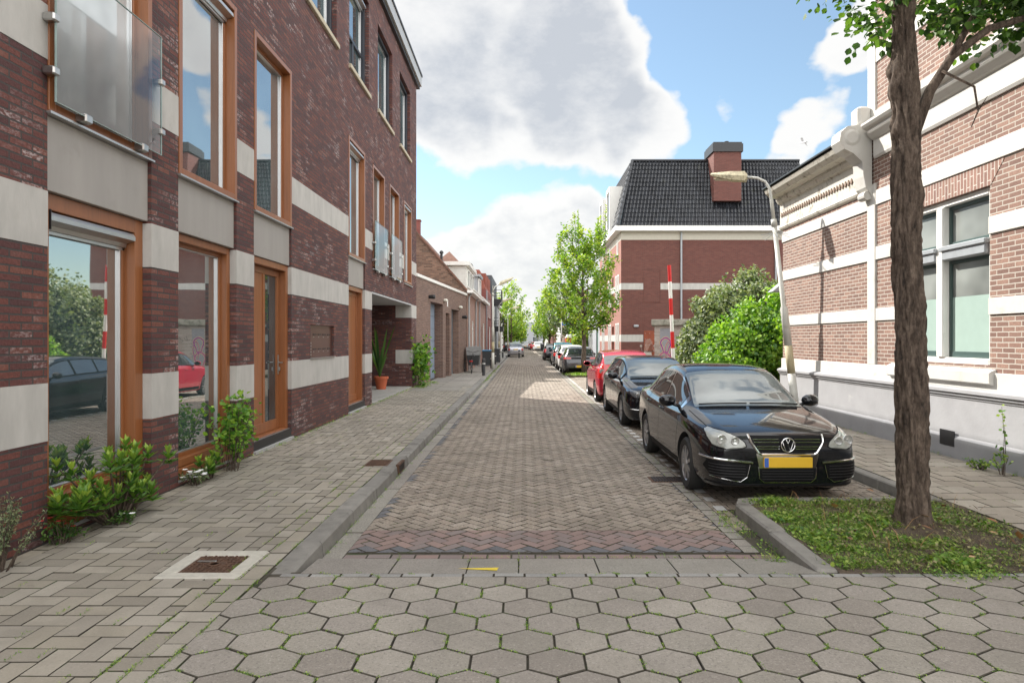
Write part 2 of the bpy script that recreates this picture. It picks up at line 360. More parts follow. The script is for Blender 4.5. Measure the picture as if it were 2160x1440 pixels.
def PM(*l): return list(l) + [l[0]] * (5 - len(l)) + [m_jside]
def clip(poly, x0, x1, y0, y1):
    def cut(ps, f, g):
        out = []
        for i in range(len(ps)):
            a, b = ps[i], ps[(i + 1) % len(ps)]; fa, fb = f(a), f(b)
            if fa >= 0: out.append(a)
            if (fa >= 0) != (fb >= 0):
                t = fa / (fa - fb); out.append((a[0] + (b[0] - a[0]) * t, a[1] + (b[1] - a[1]) * t))
        return out
    for f in (lambda p: p[0] - x0, lambda p: x1 - p[0], lambda p: p[1] - y0, lambda p: y1 - p[1]):
        if not poly: return []
        poly = cut(poly, f, None)
    return poly
def area(ps): return abs(sum(ps[i][0] * ps[(i + 1) % len(ps)][1] - ps[(i + 1) % len(ps)][0] * ps[i][1] for i in range(len(ps)))) / 2
def unit(mb, poly, z, h=.014, gap=.0032, jit=.0025, ch=.004, zf=None, t=None, m=0, amin=.0006):
    """one paving unit: chamfered top polygon standing a little above the joint sand"""
    if len(poly) < 3 or area(poly) < amin: return
    H_ = (-2.62, -2.02, 4.62, 5.22); px_ = [p[0] for p in poly]; py_ = [p[1] for p in poly]
    if max(px_) > H_[0] + .004 and min(px_) < H_[1] - .004 and max(py_) > H_[2] + .004 and min(py_) < H_[3] - .004:
        for q_ in ((-99, H_[0], -99, 99), (H_[1], 99, -99, 99), (H_[0], H_[1], -99, H_[2]), (H_[0], H_[1], H_[3], 99)):
            c_ = clip(poly, *q_)
            if len(c_) > 2: unit(mb, c_, z, h, gap, jit, ch, zf, t, m, amin)
        return
    cx = sum(p[0] for p in poly) / len(poly); cy = sum(p[1] for p in poly) / len(poly)
    def ins(d):
        out = []
        for p in poly:
            dx, dy = p[0] - cx, p[1] - cy; l = math.hypot(dx, dy) or 1; k = max(0, 1 - d * 1.25 / l); out.append((cx + dx * k, cy + dy * k))
        return out
    a, b = ins(gap), ins(gap + ch); dz = rnd.gauss(0, jit * .6); tx, ty = rnd.gauss(0, jit * 2), rnd.gauss(0, jit * 2)
    zz = lambda p, e: (zf(p[0], p[1]) if zf else z) + dz + tx * (p[0] - cx) + ty * (p[1] - cy) + e
    n = len(poly); vs = [(p[0], p[1], zz(p, -h)) for p in a] + [(p[0], p[1], zz(p, -ch * .7)) for p in a] + [(p[0], p[1], zz(p, 0)) for p in b]
    if area(poly) and (poly[0][0] * (poly[1][1] - poly[2][1]) + poly[1][0] * (poly[2][1] - poly[0][1]) + poly[2][0] * (poly[0][1] - poly[1][1])) < 0:
        order = list(range(n - 1, -1, -1)); vs = [vs[i] for i in order] + [vs[n + i] for i in order] + [vs[2 * n + i] for i in order]
    t = rnd.random() if t is None else t
    mb.add(vs, [(i, (i + 1) % n, n + (i + 1) % n, n + i) for i in range(n)] + [(n + i, n + (i + 1) % n, 2 * n + (i + 1) % n, 2 * n + i) for i in range(n)], t, 5)
    fs = [tuple(range(2 * n, 3 * n))]; _ = [(n + i, n + (i + 1) % n, 2 * n + (i + 1) % n, 2 * n + i) for i in range(0)]
    mb.add(vs, fs, t, m)
def herring(mb, x0, x1, y0, y1, Lb, Wb, ang, z, zf=None, mfun=None, holes=(), **k):
    """herringbone: each brick is Lb x Wb with Lb = 2 Wb, laid in zig-zag, pattern turned by ang"""
    ca, sa = math.cos(ang), math.sin(ang); cx, cy = (x0 + x1) / 2, (y0 + y1) / 2
    r = math.hypot(x1 - x0, y1 - y0) / 2 + Lb; n = int(r / Wb) + 4
    for i in range(-n, n):
        for j in range(-n, n):
            # cell (i, j) is the left/bottom end of a brick when (i - j) mod 4 == 0 (horizontal) or == 3 -> vertical starting here
            q = (i - j) % 4
            if q == 0: rc = (i * Wb, j * Wb, (i + 2) * Wb, (j + 1) * Wb)
            elif q == 3: rc = (i * Wb, j * Wb, (i + 1) * Wb, (j + 2) * Wb)
            else: continue
            if not (-r < rc[0] < r and -r < rc[1] < r): continue
            poly = [(rc[0], rc[1]), (rc[2], rc[1]), (rc[2], rc[3]), (rc[0], rc[3])]
            poly = [(cx + p[0] * ca - p[1] * sa, cy + p[0] * sa + p[1] * ca) for p in poly]
            mx_, my_ = sum(p[0] for p in poly) / 4, sum(p[1] for p in poly) / 4
            if not (x0 - Lb < mx_ < x1 + Lb and y0 - Lb < my_ < y1 + Lb): continue
            if any(h[0] < mx_ < h[1] and h[2] < my_ < h[3] for h in holes): continue
            unit(mb, clip(poly, x0, x1, y0, y1), z, zf=zf, m=mfun(mx_, my_) if mfun else 0, **k)
def rows(mb, x0, x1, y0, y1, Lb, Wb, z, along='y', off=.5, zf=None, **k):
    i = 0
    if along == 'y':
        x = x0
        while x < x1 - .01:
            y = y0 - (Lb * off if i % 2 else 0) - rnd.random() * .02
            while y < y1: unit(mb, clip([(x, y), (x + Wb, y), (x + Wb, y + Lb), (x, y + Lb)], x0, x1, y0, y1), z, zf=zf, **k); y += Lb
            x += Wb; i += 1
    else:
        y = y0
        while y < y1 - .01:
            x = x0 - (Lb * off if i % 2 else 0) - rnd.random() * .02
            while x < x1: unit(mb, clip([(x, y), (x + Lb, y), (x + Lb, y + Wb), (x, y + Wb)], x0, x1, y0, y1), z, zf=zf, **k); x += Lb
            y += Wb; i += 1
def sheet(mb, x0, x1, y0, y1, z, m=0): mb.face([(x0, y0, z), (x1, y0, z), (x1, y1, z), (x0, y1, z)], m=m)

b = MB(); sheet(b, -1500, 1500, -300, 3000, -.03); struct('ground', b, m_grassfar)
ZK, ZP = .12, .12                                   # kerb and pavement height
KX = -1.67                                          # foot of the left kerb
# road: joint sheet, grey herringbone, red herringbone, gutters
b = MB(); sheet(b, KX, 4.3, 5.2, 300, -.010); b.face([(KX, 4.72, .085), (2.2, 4.72, .085), (2.2, 5.2, .012), (KX, 5.2, .012)]); struct('road_joints', b, m_joint)
b = MB()
herring(b, -1.5, 1.86, 6.2, 46, .2, .1, R(45), 0, mfun=lambda x, y: 1 if (x < -1.42 or x > 1.78) and rnd.random() < .6 else 0, t=None)
rows(b, -1.5, 1.86, 46, 110, .4, .3, 0, 'x')
m_bluegrey = paver('blue_grey_klinker', [(.10, .10, .11), (.13, .13, .14)], .15, 120)
herring(b, -1.5, 1.86, 5.56, 6.2, .2, .1, R(45), 0, mfun=lambda x, y: 3 if y < 5.66 else 2)
rows(b, -1.5, 2.1, 5.40, 5.50, .2, .1, 0, 'x', m=2)
rows(b, -1.5, 1.86, 110, 200, 2.4, 1.6, 0, 'x', jit=.0005)
struct('road', b, PM(m_road, m_bluegrey, m_roadred, m_bluegrey))
b = MB(); rows(b, KX + .005, -1.5, 5.25, 90, .9, .165, -.004, 'y'); rows(b, 1.86, 2.0, 5.55, 80, .2, .14, .001, 'y')
struct('road_gutter', b, PM(m_slab))
# sloping slab strip between footway and road
zs_ = lambda x, y: .115 - (.115 - .012) * min(1, max(0, (y - 4.72) / .58))
b = MB()
xs_ = [-1.62, -.98, -.42, -.04, .55, 1.12, 1.62, 2.2]
for i in range(len(xs_) - 1): unit(b, [(xs_[i], 4.735), (xs_[i + 1], 4.735), (xs_[i + 1] * 1.04, 5.37), (xs_[i] * 1.04, 5.37)], 0, zf=zs_, jit=.001)
struct('ramp_slabs', b, PM(m_slab))
b = MB(); b.add([(-.5, 4.93, zs_(0, 4.93) + .006), (-.19, 4.97, zs_(0, 4.97) + .006), (-.2, 4.84, zs_(0, 4.84) + .006), (-.35, 4.89, zs_(0, 4.9) + .006)], [(0, 3, 2, 1)])
tag(struct('yellow_road_mark', b, M('yellow_paint', (.66, .50, .03), .7, var=.12, scale=30, dirt=((.25, .2, .1, 1), 25, .55, .8))))
# hexagonal footway
b = MB(); sheet(b, -1.9, 9, -3, 4.80, .100); struct('footway_joints', b, m_joint)
b = MB(); s_ = .30; rh_ = s_ * math.sqrt(3) / 2 * .9
for j in range(0, 36):
    for i in range(-9, 34):
        cx = i * s_ + (s_ / 2 if j % 2 else 0) + .02; cy = 4.60 - j * rh_ + .035 * math.sin(cx * 1.3) * 0
        r_ = s_ / math.sqrt(3); poly = [(cx + r_ * math.cos(PI / 2 + k * PI / 3), cy + .9 * r_ * math.sin(PI / 2 + k * PI / 3)) for k in range(6)]
        poly = clip(poly, -1.82 - (4.6 - cy) * .13, 9, -3, 4.665)
        unit(b, poly, .116, gap=.0028, ch=.0045, jit=.0020, h=.015)
rows(b, -1.75, 9, 4.67, 4.735, .22, .065, .114, 'x', m=1)
struct('footway', b, PM(m_hex, paver('pale_edging_brick', [(.23, .225, .215), (.29, .285, .27)], .2, 140)))
# left pavement
m_mossy = m_joint
b = MB(); sheet(b, -3.99, KX - .16, -3, 34, ZP - .012); b.face([(-8, -3, ZP - .012), (-3.99, -3, ZP - .012), (-3.99, 1.0, ZP - .012), (-8, 1, ZP - .012)]); struct('pavement_joints', b, m_joint)
b = MB()
COV = (-3.02, -2.30, 4.70, 5.42)
herring(b, -3.80, -2.13, 1.2, 21.6, .29, .145, 0, ZP, holes=[])
herring(b, -2.13, -1.86, 1.2, 4.6, .29, .145, 0, ZP)
rows(b, -2.13, -2.0, 4.6, 24, .2, .13, ZP, 'y'); rows(b, -2.0, -1.855, 4.6, 24, .29, .145, ZP, 'y')
rows(b, -3.94, -3.80, 1.2, 24, .29, .14, ZP, 'y', m=1)
rows(b, -3.80, -1.86, 21.6, 62, 1.1, .8, ZP, 'y', m=2, jit=.001)
for (cx, cy) in ((-2.1, 4.35), (-3.3, 3.7), (-2.7, 3.0)): pass
struct('left_pavement', b, PM(m_side, M('buff_border_block', (.25, .225, .18), .9, var=.15, scale=9, tint=.2, bmp=.2), m_slab))
# left kerb: units 1 m long, the nearest one ramps down
m_dirtk = m_kerb
b = MB(); y = 4.75; k = 0
while y < 62:
    y1 = y + (.72 if k == 0 else 1.0)
    def sec(yy, top): return [(KX, yy, -.02), (KX - .015, yy, top - .02), (KX - .035, yy, top), (KX - .18, yy, top), (KX - .18, yy, -.02)]
    t0 = .105 if k == 0 else ZK + rnd.gauss(0, .003); t1 = ZK + .004 + rnd.gauss(0, .003)
    o = rnd.gauss(0, .006); A = [(p[0] + o, p[1], p[2]) for p in sec(y + .005, t0)]; B = [(p[0] + o, p[1], p[2]) for p in sec(y1 - .005, t1)]
    b.add(A + B, [(i, i + 1, i + 6, i + 5) for i in range(4)] + [(4, 3, 2, 1, 0), (5, 6, 7, 8, 9)], rnd.random()); y = y1; k += 1
struct('left_kerb', b, M('kerb_units', (.195, .185, .168), .85, var=.16, scale=6, bmp=.3, bscale=110, tint=.12, dirt=((.085, .08, .07, 1), 4, .5, .78)), fix=True)
# parking bay and right side
b = MB(); herring(b, 2.16, 4.25, 6.95, 32, .2, .1, 0, -.002, mfun=lambda x, y: 0); struct('parking_bay', b, PM(m_road))
b = MB(); rows(b, 2.0, 2.16, 6.2, 33, .2, .08, 0, 'y'); struct('bay_edge', b, PM(m_road))
m_whiteblock = paver('white_marker_block', [(.50, .50, .49), (.62, .62, .60), (.42, .42, .41)], .2, 90)
b = MB(); y = 6.9
while y < 32: unit(b, [(2.03, y), (2.15, y), (2.15, y + .2), (2.03, y + .2)], .004, jit=.001); y += .40
struct('bay_marking', b, PM(m_whiteblock))
b = MB(); sheet(b, 4.4, 12, 4.72, 200, ZP - .014); struct('right_pavement_joints', b, m_joint)
b = MB(); rows(b, 4.42, 6.24, 4.8, 40, .3, .3, ZP, 'x'); struct('right_pavement', b, PM(m_rslab))
b = MB(); y = 6.9
while y < 60:
    b.box(4.27, 4.42, y + .004, y + .996, -.02, ZP + rnd.gauss(0, .003), t=rnd.random(), bev=.015); y += 1
yy = 4.78
for i, (x0, ya, x1, yb) in enumerate([(2.2, 4.78, 2.2, 5.76), (2.2, 5.77, 2.22, 6.7)]):
    b.box(2.14 + i * .015, 2.30 + i * .015, ya, yb, -.02, .125 + i * .006, t=rnd.random(), bev=.018)
b.prism([(2.17, 6.71), (2.33, 6.71), (2.5, 6.86), (4.26, 6.86), (4.26, 7.0), (2.42, 7.0), (2.27, 6.95)], -.02, .12, 'z')
struct('right_kerb', b, m_kerb, fix=True)
b = MB(); n_ = 30
g = random.Random(3)
zz_ = [[.095 + g.random() * .03 + .05 * math.exp(-(((2.3 + 2.15 * i / n_) - 3.54) ** 2 + ((4.8 + 2.06 * j / n_) - 5.95) ** 2) / .12) for i in range(n_ + 1)] for j in range(n_ + 1)]
vs = [(2.29 + 2.14 * i / n_, 4.742 + 2.12 * j / n_, zz_[j][i]) for j in range(n_ + 1) for i in range(n_ + 1)]
b.add(vs, [(j * (n_ + 1) + i, j * (n_ + 1) + i + 1, (j + 1) * (n_ + 1) + i + 1, (j + 1) * (n_ + 1) + i) for j in range(n_) for i in range(n_)])
struct('tree_bed_soil', b, m_soil, smooth=True)
# street continues: far pavements
b = MB(); b.box(-9, KX - .17, 62, 300, -.02, .1); b.box(4.42, 9, 47, 300, -.02, .1); struct('far_pavement', b, m_concrete)
b = MB(); b.box(2.17, 4.26, 31.5, 35.5, -.02, .09, bev=.02); struct('planting_strip', b, m_soil)

# covers and drains
m_rust = M('rusty_iron', (.10, .055, .035), .75, metal=.3, var=.4, scale=14, bmp=.4, bscale=60)
t = thing('manhole_cover', 'rusty patterned iron cover set in a pale concrete frame in the left pavement', 'manhole cover', (-2.32, 4.92, ZP - .002))
b = MB()
for a_ in ((-.30, .30, -.30, -.19), (-.30, .30, .19, .30), (-.30, -.19, -.19, .19), (.19, .30, -.19, .19)): b.box(a_[0], a_[1], a_[2], a_[3], -.02, .008, bev=.01)
b.build('frame', M('pale_cover_concrete', (.42, .40, .35), .9, var=.12, scale=14, bmp=.4, bscale=90), t)
b = MB(); b.box(-.185, .185, -.185, .185, -.02, -.002)
for i in range(9):
    for j in range(9):
        x, y = -.165 + i * .04, -.165 + j * .04
        if abs(x) < .07 and abs(y) < .05: continue
        if (i + j) % 2: b.box(x, x + .033, y + .008, y + .02, -.002, .004)
        else: b.box(x + .008, x + .02, y, y + .033, -.002, .004)
b.build('lid', m_rust, t)
b = MB(); b.box(-.15, -.13 + .12, .04, .065, .0, .009, bev=.003); b.build('badge', m_steel, t); b = MB(); b.lathe([(.05, 0), (.05, .006), (.03, .006), (.03, 0)], 14); b.build('handle', m_rust, t)
t = thing('kerb_gully', 'brown slotted iron gully grate against the left kerb', 'drain', (-1.98, 8.95, ZP))
b = MB(); b.box(-.16, .16, -.22, .22, -.01, .004)
for i in range(10): b.box(-.13, .13, -.2 + i * .04, -.2 + i * .04 + .02, .004, .010)
b.build('grate', m_rust, t)
b = MB(); b.box(.27, .318, -.2, .2, -.115, .012, bev=.004); b.build('inlet_frame', m_rust, t)
b = MB()
for i in range(4): b.box(.3, .3205, -.17 + i * .09, -.17 + i * .09 + .06, -.09, -.01)
b.build('slot', M('dark_opening', (.006, .006, .006), .9), t)
t = thing('road_drain', 'dark sunken iron drain grate at the edge of the parking bay', 'drain', (1.86, 8.45, 0))
b = MB(); b.box(-.24, .24, -.17, .17, -.01, .003); b.build('frame', m_rust, t)
b = MB()
for i in range(11): b.box(-.2 + i * .037, -.2 + i * .037 + .02, -.14, .14, .003, .012)
b.build('grate', m_black, t)
# ================================================================== LEFT APARTMENT BUILDING (local x = along street, local y = into the building)
LB = thing('apartment_building', 'dark red brick apartment building with pale stone bands and orange wooden windows on the left', 'apartment building', (-3.95, 0, 0), PI / 2)
ops = [(5.44, 6.96, .14, 6.35, .11), (7.50, 9.02, .14, 6.35, .11), (9.60, 11.15, .14, 6.35, .11), (14.78, 16.30, .14, 6.42, .11)]
bal = [(17.15, 18.60), (19.30, 20.78), (21.6, 23.05)]
ops += [(a, c, 3.68, 6.42, .11) for a, c in bal]
top = [(8.6, 10.6), (11.9, 13.85), (14.85, 16.72), (17.75, 19.72), (20.9, 22.8)]
ops += [(a, c, 8.02, 10.35, .16) for a, c in top]
ops += [(17.05, 23.07, .1, 3.05, 3.0), (12.15, 13.65, 1.443, 2.08, .07)]
b = MB(); wall(b, -2, 24.1, 0, 11.05, ops)
b.face([(24.1, 0, 0), (24.1, 12, 0), (24.1, 12, 11.05), (24.1, 0, 11.05)]); b.face([(-2, 0, 0), (-2, 0, 11.05), (-2, 12, 11.05), (-2, 12, 0)])
b.face([(-2, 12, 0), (-2, 12, 11.05), (24.1, 12, 11.05), (24.1, 12, 0)])
b.face([(17.05, 3, .1), (23.07, 3, .1), (23.07, 3, 3.05), (17.05, 3, 3.05)])
wl = b.build('wall', m_brickL, LB)
def band(x0, x1, z0, z1, d=.108, e0=.003, e1=.003):
    b = MB(); b.box(x0 - e0, x1 + e1, -.003, d, z0, z1); b.build('stone_band', m_stone, LB)
for z0, z1 in ((.96, 1.44), (2.57, 3.03)):
    for x0, x1 in ((-2, 5.44), (6.96, 7.5), (9.02, 9.6), (11.15, 14.78), (16.3, 17.05)): band(x0, x1, z0, z1)
    band(23.07, 24.1, z0, z1, .56)
for x0, x1 in ((-2, 5.44), (6.96, 7.5), (9.02, 9.6), (11.15, 14.78), (16.3, 17.15), (18.6, 19.3), (20.78, 21.6), (23.05, 24.1)): band(x0, x1, 4.12, 4.57)
m_ceil = M('grey_soffit_panel', (.42, .43, .44), .7, var=.04)
b = MB(); b.box(17.06, 23.06, .004, 2.99, 3.0, 3.046); b.build('passage_ceiling', m_ceil, LB)
b = MB(); b.box(17.06, 23.06, -.02, 2.99, .05, .165, bev=.01); b.build('passage_floor', m_concrete, LB)
# roof edge
b = MB(); b.box(-2.2, 24.3, -.10, .25, 11.05, 11.16, m=1); b.box(-2.2, 24.35, -.16, .2, 11.16, 11.52); b.box(-2.2, 24.38, -.19, .25, 11.52, 11.60, m=1); b.box(-2.1, 24.2, .25, 12.1, 11.1, 11.3, m=1)
b.build('roof_edge', [M('light_coping_metal', (.42, .42, .41), .4, var=.04, metal=.3), m_black], LB)
b = MB(); b.box(15.2, 22.0, 3.2, 11, 11.3, 13.0); b.build('roof_structure', M('rooftop_cladding', (.30, .32, .34), .5, var=.05), LB)
def window(x0, x1, z0, z1, yf=-.012, yd=.19, fw=.075, mat=None, sash=True, gm=None, blind=False, transom=None, curtain=None, name='window'):
    mat = mat or m_wood; gm = gm or m_glassL
    b = MB(); b.ring(x0 + .004, x1 - .004, z0 + .004, z1 - .004, yf, yd, fw, m=0)
    f = b.build(name, mat, LB)
    a0, a1, c0, c1 = x0 + fw, x1 - fw, z0 + fw, z1 - fw
    b = MB(); b.ring(a0, a1, c0, c1, yd - .075, yd - .005, .05); b.build('sash', mat, f)
    b = MB(); b.ring(a0 + .05, a1 - .05, c0 + .05, c1 - .05, yd - .062, yd - .01, .016); b.build('glazing_bead', m_alu, f)
    b = MB(); b.face([(a0 + .06, yd - .035, c0 + .06), (a1 - .06, yd - .035, c0 + .06), (a1 - .06, yd - .035, c1 - .06), (a0 + .06, yd - .035, c1 - .06)]); b.build('pane', gm, f)
    if transom:
        b = MB(); b.box(a0, a1, yd - .085, yd - .004, transom - .04, transom + .04, bev=.004); b.box((a0 + a1) / 2 - .04, (a0 + a1) / 2 + .04, yd - .08, yd - .006, c0, transom - .04, bev=.004); b.build('transom', mat, f)
    if blind:
        b = MB(); zz = c1 - .02
        b.prism([(yd - .19, zz - .03), (yd - .17, zz - .0), (yd - .10, zz + .015), (yd - .02, zz + .015), (yd - .02, zz - .14), (yd - .09, zz - .14), (yd - .10, zz - .10), (yd - .19, zz - .07)], a0 + .01, a1 - .01, 'x')
        b.box(a0 + .01, a1 - .01, yd - .075, yd - .045, zz - .17, zz - .142)
        b.build('roller_blind', m_alu, f, fix=True)
        b = MB(); b.box(a0 + .004, a0 + .012, yd - .195, yd - .02, zz - .15, zz + .02); b.build('blind_end_cap', m_black, f)
    return f
def panel(x0, x1, z0, z1, d=.035):
    b = MB(); b.box(x0 + .006, x1 - .006, d, .1, z0, z1, bev=.004); b.build('spandrel_panel', m_panel, LB)
    b = MB(); b.box(x0 - .01, x1 + .01, -.035, .06, z1 + .002, z1 + .022); b.build('drip_sill', m_alu, LB)
for i, (x0, x1) in enumerate(((5.44, 6.96), (7.5, 9.02), (9.6, 11.15), (14.78, 16.3))):
    window(x0, x1, 3.70, 6.35 if i < 3 else 6.42, blind=(i in (1, 3)), gm=(glass('curtained_pane', (.66, .70, .71), 3.5) if i == 0 else None))
    panel(x0, x1, 3.05, 3.676)
g_low = glass('frosted_lower_glass', (.055, .115, .10), 2.2)
# lower openings
f = window(5.44, 6.96, .30, 3.05, yf=.09, yd=.27, fw=.14, blind=True)
f = window(7.5, 9.02, .30, 3.05, yf=.09, yd=.25, fw=.09)
m_base = M('pale_concrete_base', (.36, .36, .35), .85, var=.1, scale=10)
for x0, x1 in ((5.44, 6.96), (7.5, 9.02)):
    b = MB(); b.box(x0 + .003, x1 - .003, .045, .2, .02, .168); b.build('plinth', m_base, LB)
    b = MB(); b.box(x0 + .003, x1 - .003, .05, .24, .171, .297, bev=.006); b.build('bottom_rail', m_wood, LB)
def door(x0, x1, glassstrip):
    b = MB(); b.ring(x0 + .003, x1 - .003, .30, 3.045, .06, .26, .10, wb=.02)
    d = b.build('door', m_wood, LB); a0, a1, c0, c1 = x0 + .105, x1 - .105, .325, 2.94
    b = MB(); s1 = a0 + (a1 - a0) * (.52 if glassstrip else 1.0)
    b.ring(a0, a1, c0, c1, .17, .22, .10, wb=.16)
    if glassstrip:
        b.box(s1 - .03, s1 + .05, .172, .218, c0 + .16, c1 - .1, bev=.004)
        b.box(a0 + .1, s1 - .03, .185, .212, c0 + .16, c1 - .1)
    else: b.box(a0 + .1, a1 - .1, .185, .212, c0 + .16, c1 - .1)
    b.build('leaf_panel', m_wood, d)
    if glassstrip:
        b = MB(); b.face([(s1 + .05, .2, c0 + .16), (a1 - .1, .2, c0 + .16), (a1 - .1, .2, c1 - .1), (s1 + .05, .2, c1 - .1)]); b.build('pane', m_glassD, d)
        hx = a1 - .06
        b = MB(); b.box(hx - .02, hx + .02, .155, .17, 1.22, 1.55, bev=.006); b.tube([(hx, .17, 1.42), (hx, .10, 1.42), (hx - .01, .09, 1.42), (hx - .13, .09, 1.42)], .011, 8); b.box(hx - .015, hx + .015, .13, .155, 1.28, 1.34, bev=.004)
        b.build('handle', m_steel, d)
    b = MB(); b.box(x0 + .003, x1 - .003, .0, .24, .165, .29, m=1); b.box(x0 + .003, x1 - .003, .03, .24, .291, .30, m=2); b.box(x0 - .02, x1 + .02, -.04, .2, .05, .16)
    b.build('threshold', [m_base, m_black, m_alu], d)
door(9.6, 11.15, True); door(14.78, 16.3, False)
# glass balustrades of the two sash windows and the near window
m_bal = bpy.data.materials.new('clear_balustrade_glass'); m_bal.use_nodes = True
N = m_bal.node_tree.nodes; L = m_bal.node_tree.links; N.clear()
o_ = N.new('ShaderNodeOutputMaterial'); tr_ = N.new('ShaderNodeBsdfTransparent'); tr_.inputs[0].default_value = (.94, .97, .98, 1)
gl_ = N.new('ShaderNodeBsdfGlossy'); gl_.inputs['Roughness'].default_value = .01; fr_ = N.new('ShaderNodeFresnel'); fr_.inputs[0].default_value = 2.1
ms_ = N.new('ShaderNodeMixShader'); L.new(fr_.outputs[0], ms_.inputs[0]); L.new(tr_.outputs[0], ms_.inputs[1]); L.new(gl_.outputs[0], ms_.inputs[2]); L.new(ms_.outputs[0], o_.inputs[0])
m_gedge = M('glass_edge_green', (.28, .36, .34), .2)
def balustrade(x0, x1, z0, z1, label=None, clamps=((0, .55), (0, .2), (.25, 0), (.8, 0), (1, .2), (1, .62))):
    b = MB(); b.face([(x0, -.082, z0), (x1, -.082, z0), (x1, -.082, z1), (x0, -.082, z1)]); g = b.build('glass_balustrade', m_bal, LB); b = MB(); b.ring(x0, x1, z0, z1, -.09, -.074, .006, bev=0); b.build('glass_edge', m_gedge, g)
    for fx, fz in clamps:
        cx = x0 + (x1 - x0) * fx; cz = z0 + (z1 - z0) * fz
        if fz == 0: a = (cx - .05, cx + .05, -.105, .0, cz - .05, cz + .03)
        else: s = 1 if fx == 0 else -1; a = (cx - .05 * s, cx + .03 * s, -.105, .0, cz - .035, cz + .035)
        b = MB(); b.box(*a, bev=.012); b.build('clamp', m_steel, g)
for i, (a, c) in enumerate(bal):
    if i < 2:
        f = window(a, c, 3.70, 6.40, transom=None, fw=.075); balustrade(a - .05, c + .05, 3.62, 4.9)
        b = MB(); b.box(a - .02, c + .02, -.05, .05, 3.63, 3.66); b.build('drip_sill', m_alu, LB)
    else:
        window(a, c, 3.70, 6.40, blind=True); b = MB(); b.box(a - .02, c + .02, -.05, .05, 3.63, 3.66); b.build('drip_sill', m_alu, LB)
balustrade(5.42, 7.0, 3.76, 5.02)
# net curtain in near window
m_sill = M('buff_stone_sill', (.42, .37, .28), .8, var=.1, scale=8, bmp=.2)
for i, (a, c) in enumerate(top):
    window(a, c, 8.04, 10.34, yf=.10, yd=.24, fw=.08, mat=m_dkframe, blind=(i in (2,)), transom=(8.95 if i in (0, 2) else None), gm=m_glassL)
    b = MB(); b.box(a - .05, c + .05, -.06, .12, 7.93, 8.03, bev=.008); b.build('window_sill', m_sill, LB)
# letter boxes and bell panel
m_copper = M('brown_letterbox_metal', (.13, .062, .05), .28, metal=.5, var=.06)
b = MB(); b.box(12.16, 13.64, .045, .068, 1.46, 2.075); lp = b.build('letterbox_panel', m_copper, LB)
for r_ in range(2):
    for c_ in range(4):
        x = 12.42 + c_ * .3; z = 1.9 - r_ * .28
        b = MB(); b.box(x, x + .20, .036, .045, z - .012, z + .012, m=0); b.box(x + .02, x + .06, .038, .045, z - .06, z - .04, m=1); b.build('letter_slot', [m_black, m_steel], lp)
for k in range(5):
    b = MB(); b.box(12.2, 12.32, .037, .045, 1.50 + k * .055, 1.53 + k * .055); b.build('bell_button', m_steel, lp)
b = MB(); b.box(12.12, 13.68, -.03, .05, 1.442, 1.456); b.build('letterbox_sill', m_alu, LB)

# ================================================================== GARAGE beside it
ga = math.atan2(34.8 - 24.1, -3.05 + 3.95)
m_brickG = brick('brown_garage_brick', [(.14, .078, .06), (.20, .11, .082), (.17, .095, .075), (.25, .145, .105)], (.19, .165, .145), rh=.065, bw=.21, stain=.2, bmp=.3)
GA = thing('garage', 'low flat-roofed brown brick garage with white roof edge between apartment building and terrace', 'garage', (-3.95, 24.1, 0), ga)
lg = 10.72
gops = [(2.3, 4.72, .1, 3.34, .38), (5.35, 6.2, .1, 3.0, .25), (6.65, 8.5, .1, 3.24, .3)]
b = MB(); wall(b, 0.0, lg, 0, 4.12, gops); b.face([(0, 0, 4.12), (lg, 0, 4.12), (lg, 8, 4.12), (0, 8, 4.12)]); b.face([(lg, 0, 0), (lg, 8, 0), (lg, 8, 4.12), (lg, 0, 4.12)]); b.build('wall', m_brickG, GA)
b = MB(); b.box(0.02, lg + .03, -.05, .2, 4.12, 4.24, bev=.01); b.build('roof_edge', m_white, GA)
m_gd = M('grey_blue_sectional_door', (.20, .245, .31), .5, var=.04)
b = MB()
for k in range(6): b.box(2.3, 4.72, .375, .42, .12 + k * .54, .12 + k * .54 + .525, bev=.008)
b.box(2.3, 4.72, .4, .45, .1, 3.34); gd = b.build('garage_door', m_gd, GA)
b = MB(); b.box(2.6, 2.9, .366, .374, 1.3, 1.6); b.lathe([(.1, 0), (.1, .002)], 16, (2.75, .364, 1.45), 'y', m=1); b.build('no_parking_sticker', [m_white, M('sign_blue', (.03, .09, .42), .5)], gd)
b = MB(); b.box(5.36, 6.19, .24, .29, .1, 3.0); b.box(5.42, 6.13, .225, .24, 2.4, 2.9, m=1); b.box(5.42, 6.13, .225, .24, .2, 2.3, m=1); b.build('side_door', [m_black, m_dkframe], GA)
m_gdoor = M('dark_grey_door', (.12, .135, .15), .5, var=.04)
b = MB(); b.box(6.66, 8.49, .29, .33, .1, 3.24); b.box(7.55, 7.6, .27, .29, .15, 3.2); b.build('double_door', m_gdoor, GA)
for x, z in ((5.0, 3.52), (8.75, 3.4)):
    b = MB(); b.box(x - .25, x + .05, -.16, -.003, z - .04, z + .07, bev=.03); b.build('bulkhead_lamp', M('cream_lamp_cover', (.7, .68, .6), .4), GA)
for x, z in ((2.0, 3.5), (9.5, 2.95)):
    b = MB(); b.lathe([(.07, -.01), (.09, -.2), (.07, -.26)], 10, (x, -.002, z), 'y'); b.build('spot_lamp', m_black, GA)
b = MB(); b.box(5.6, 5.8, -.012, -.003, 3.3, 3.6); b.build('number_plate', m_white, GA)

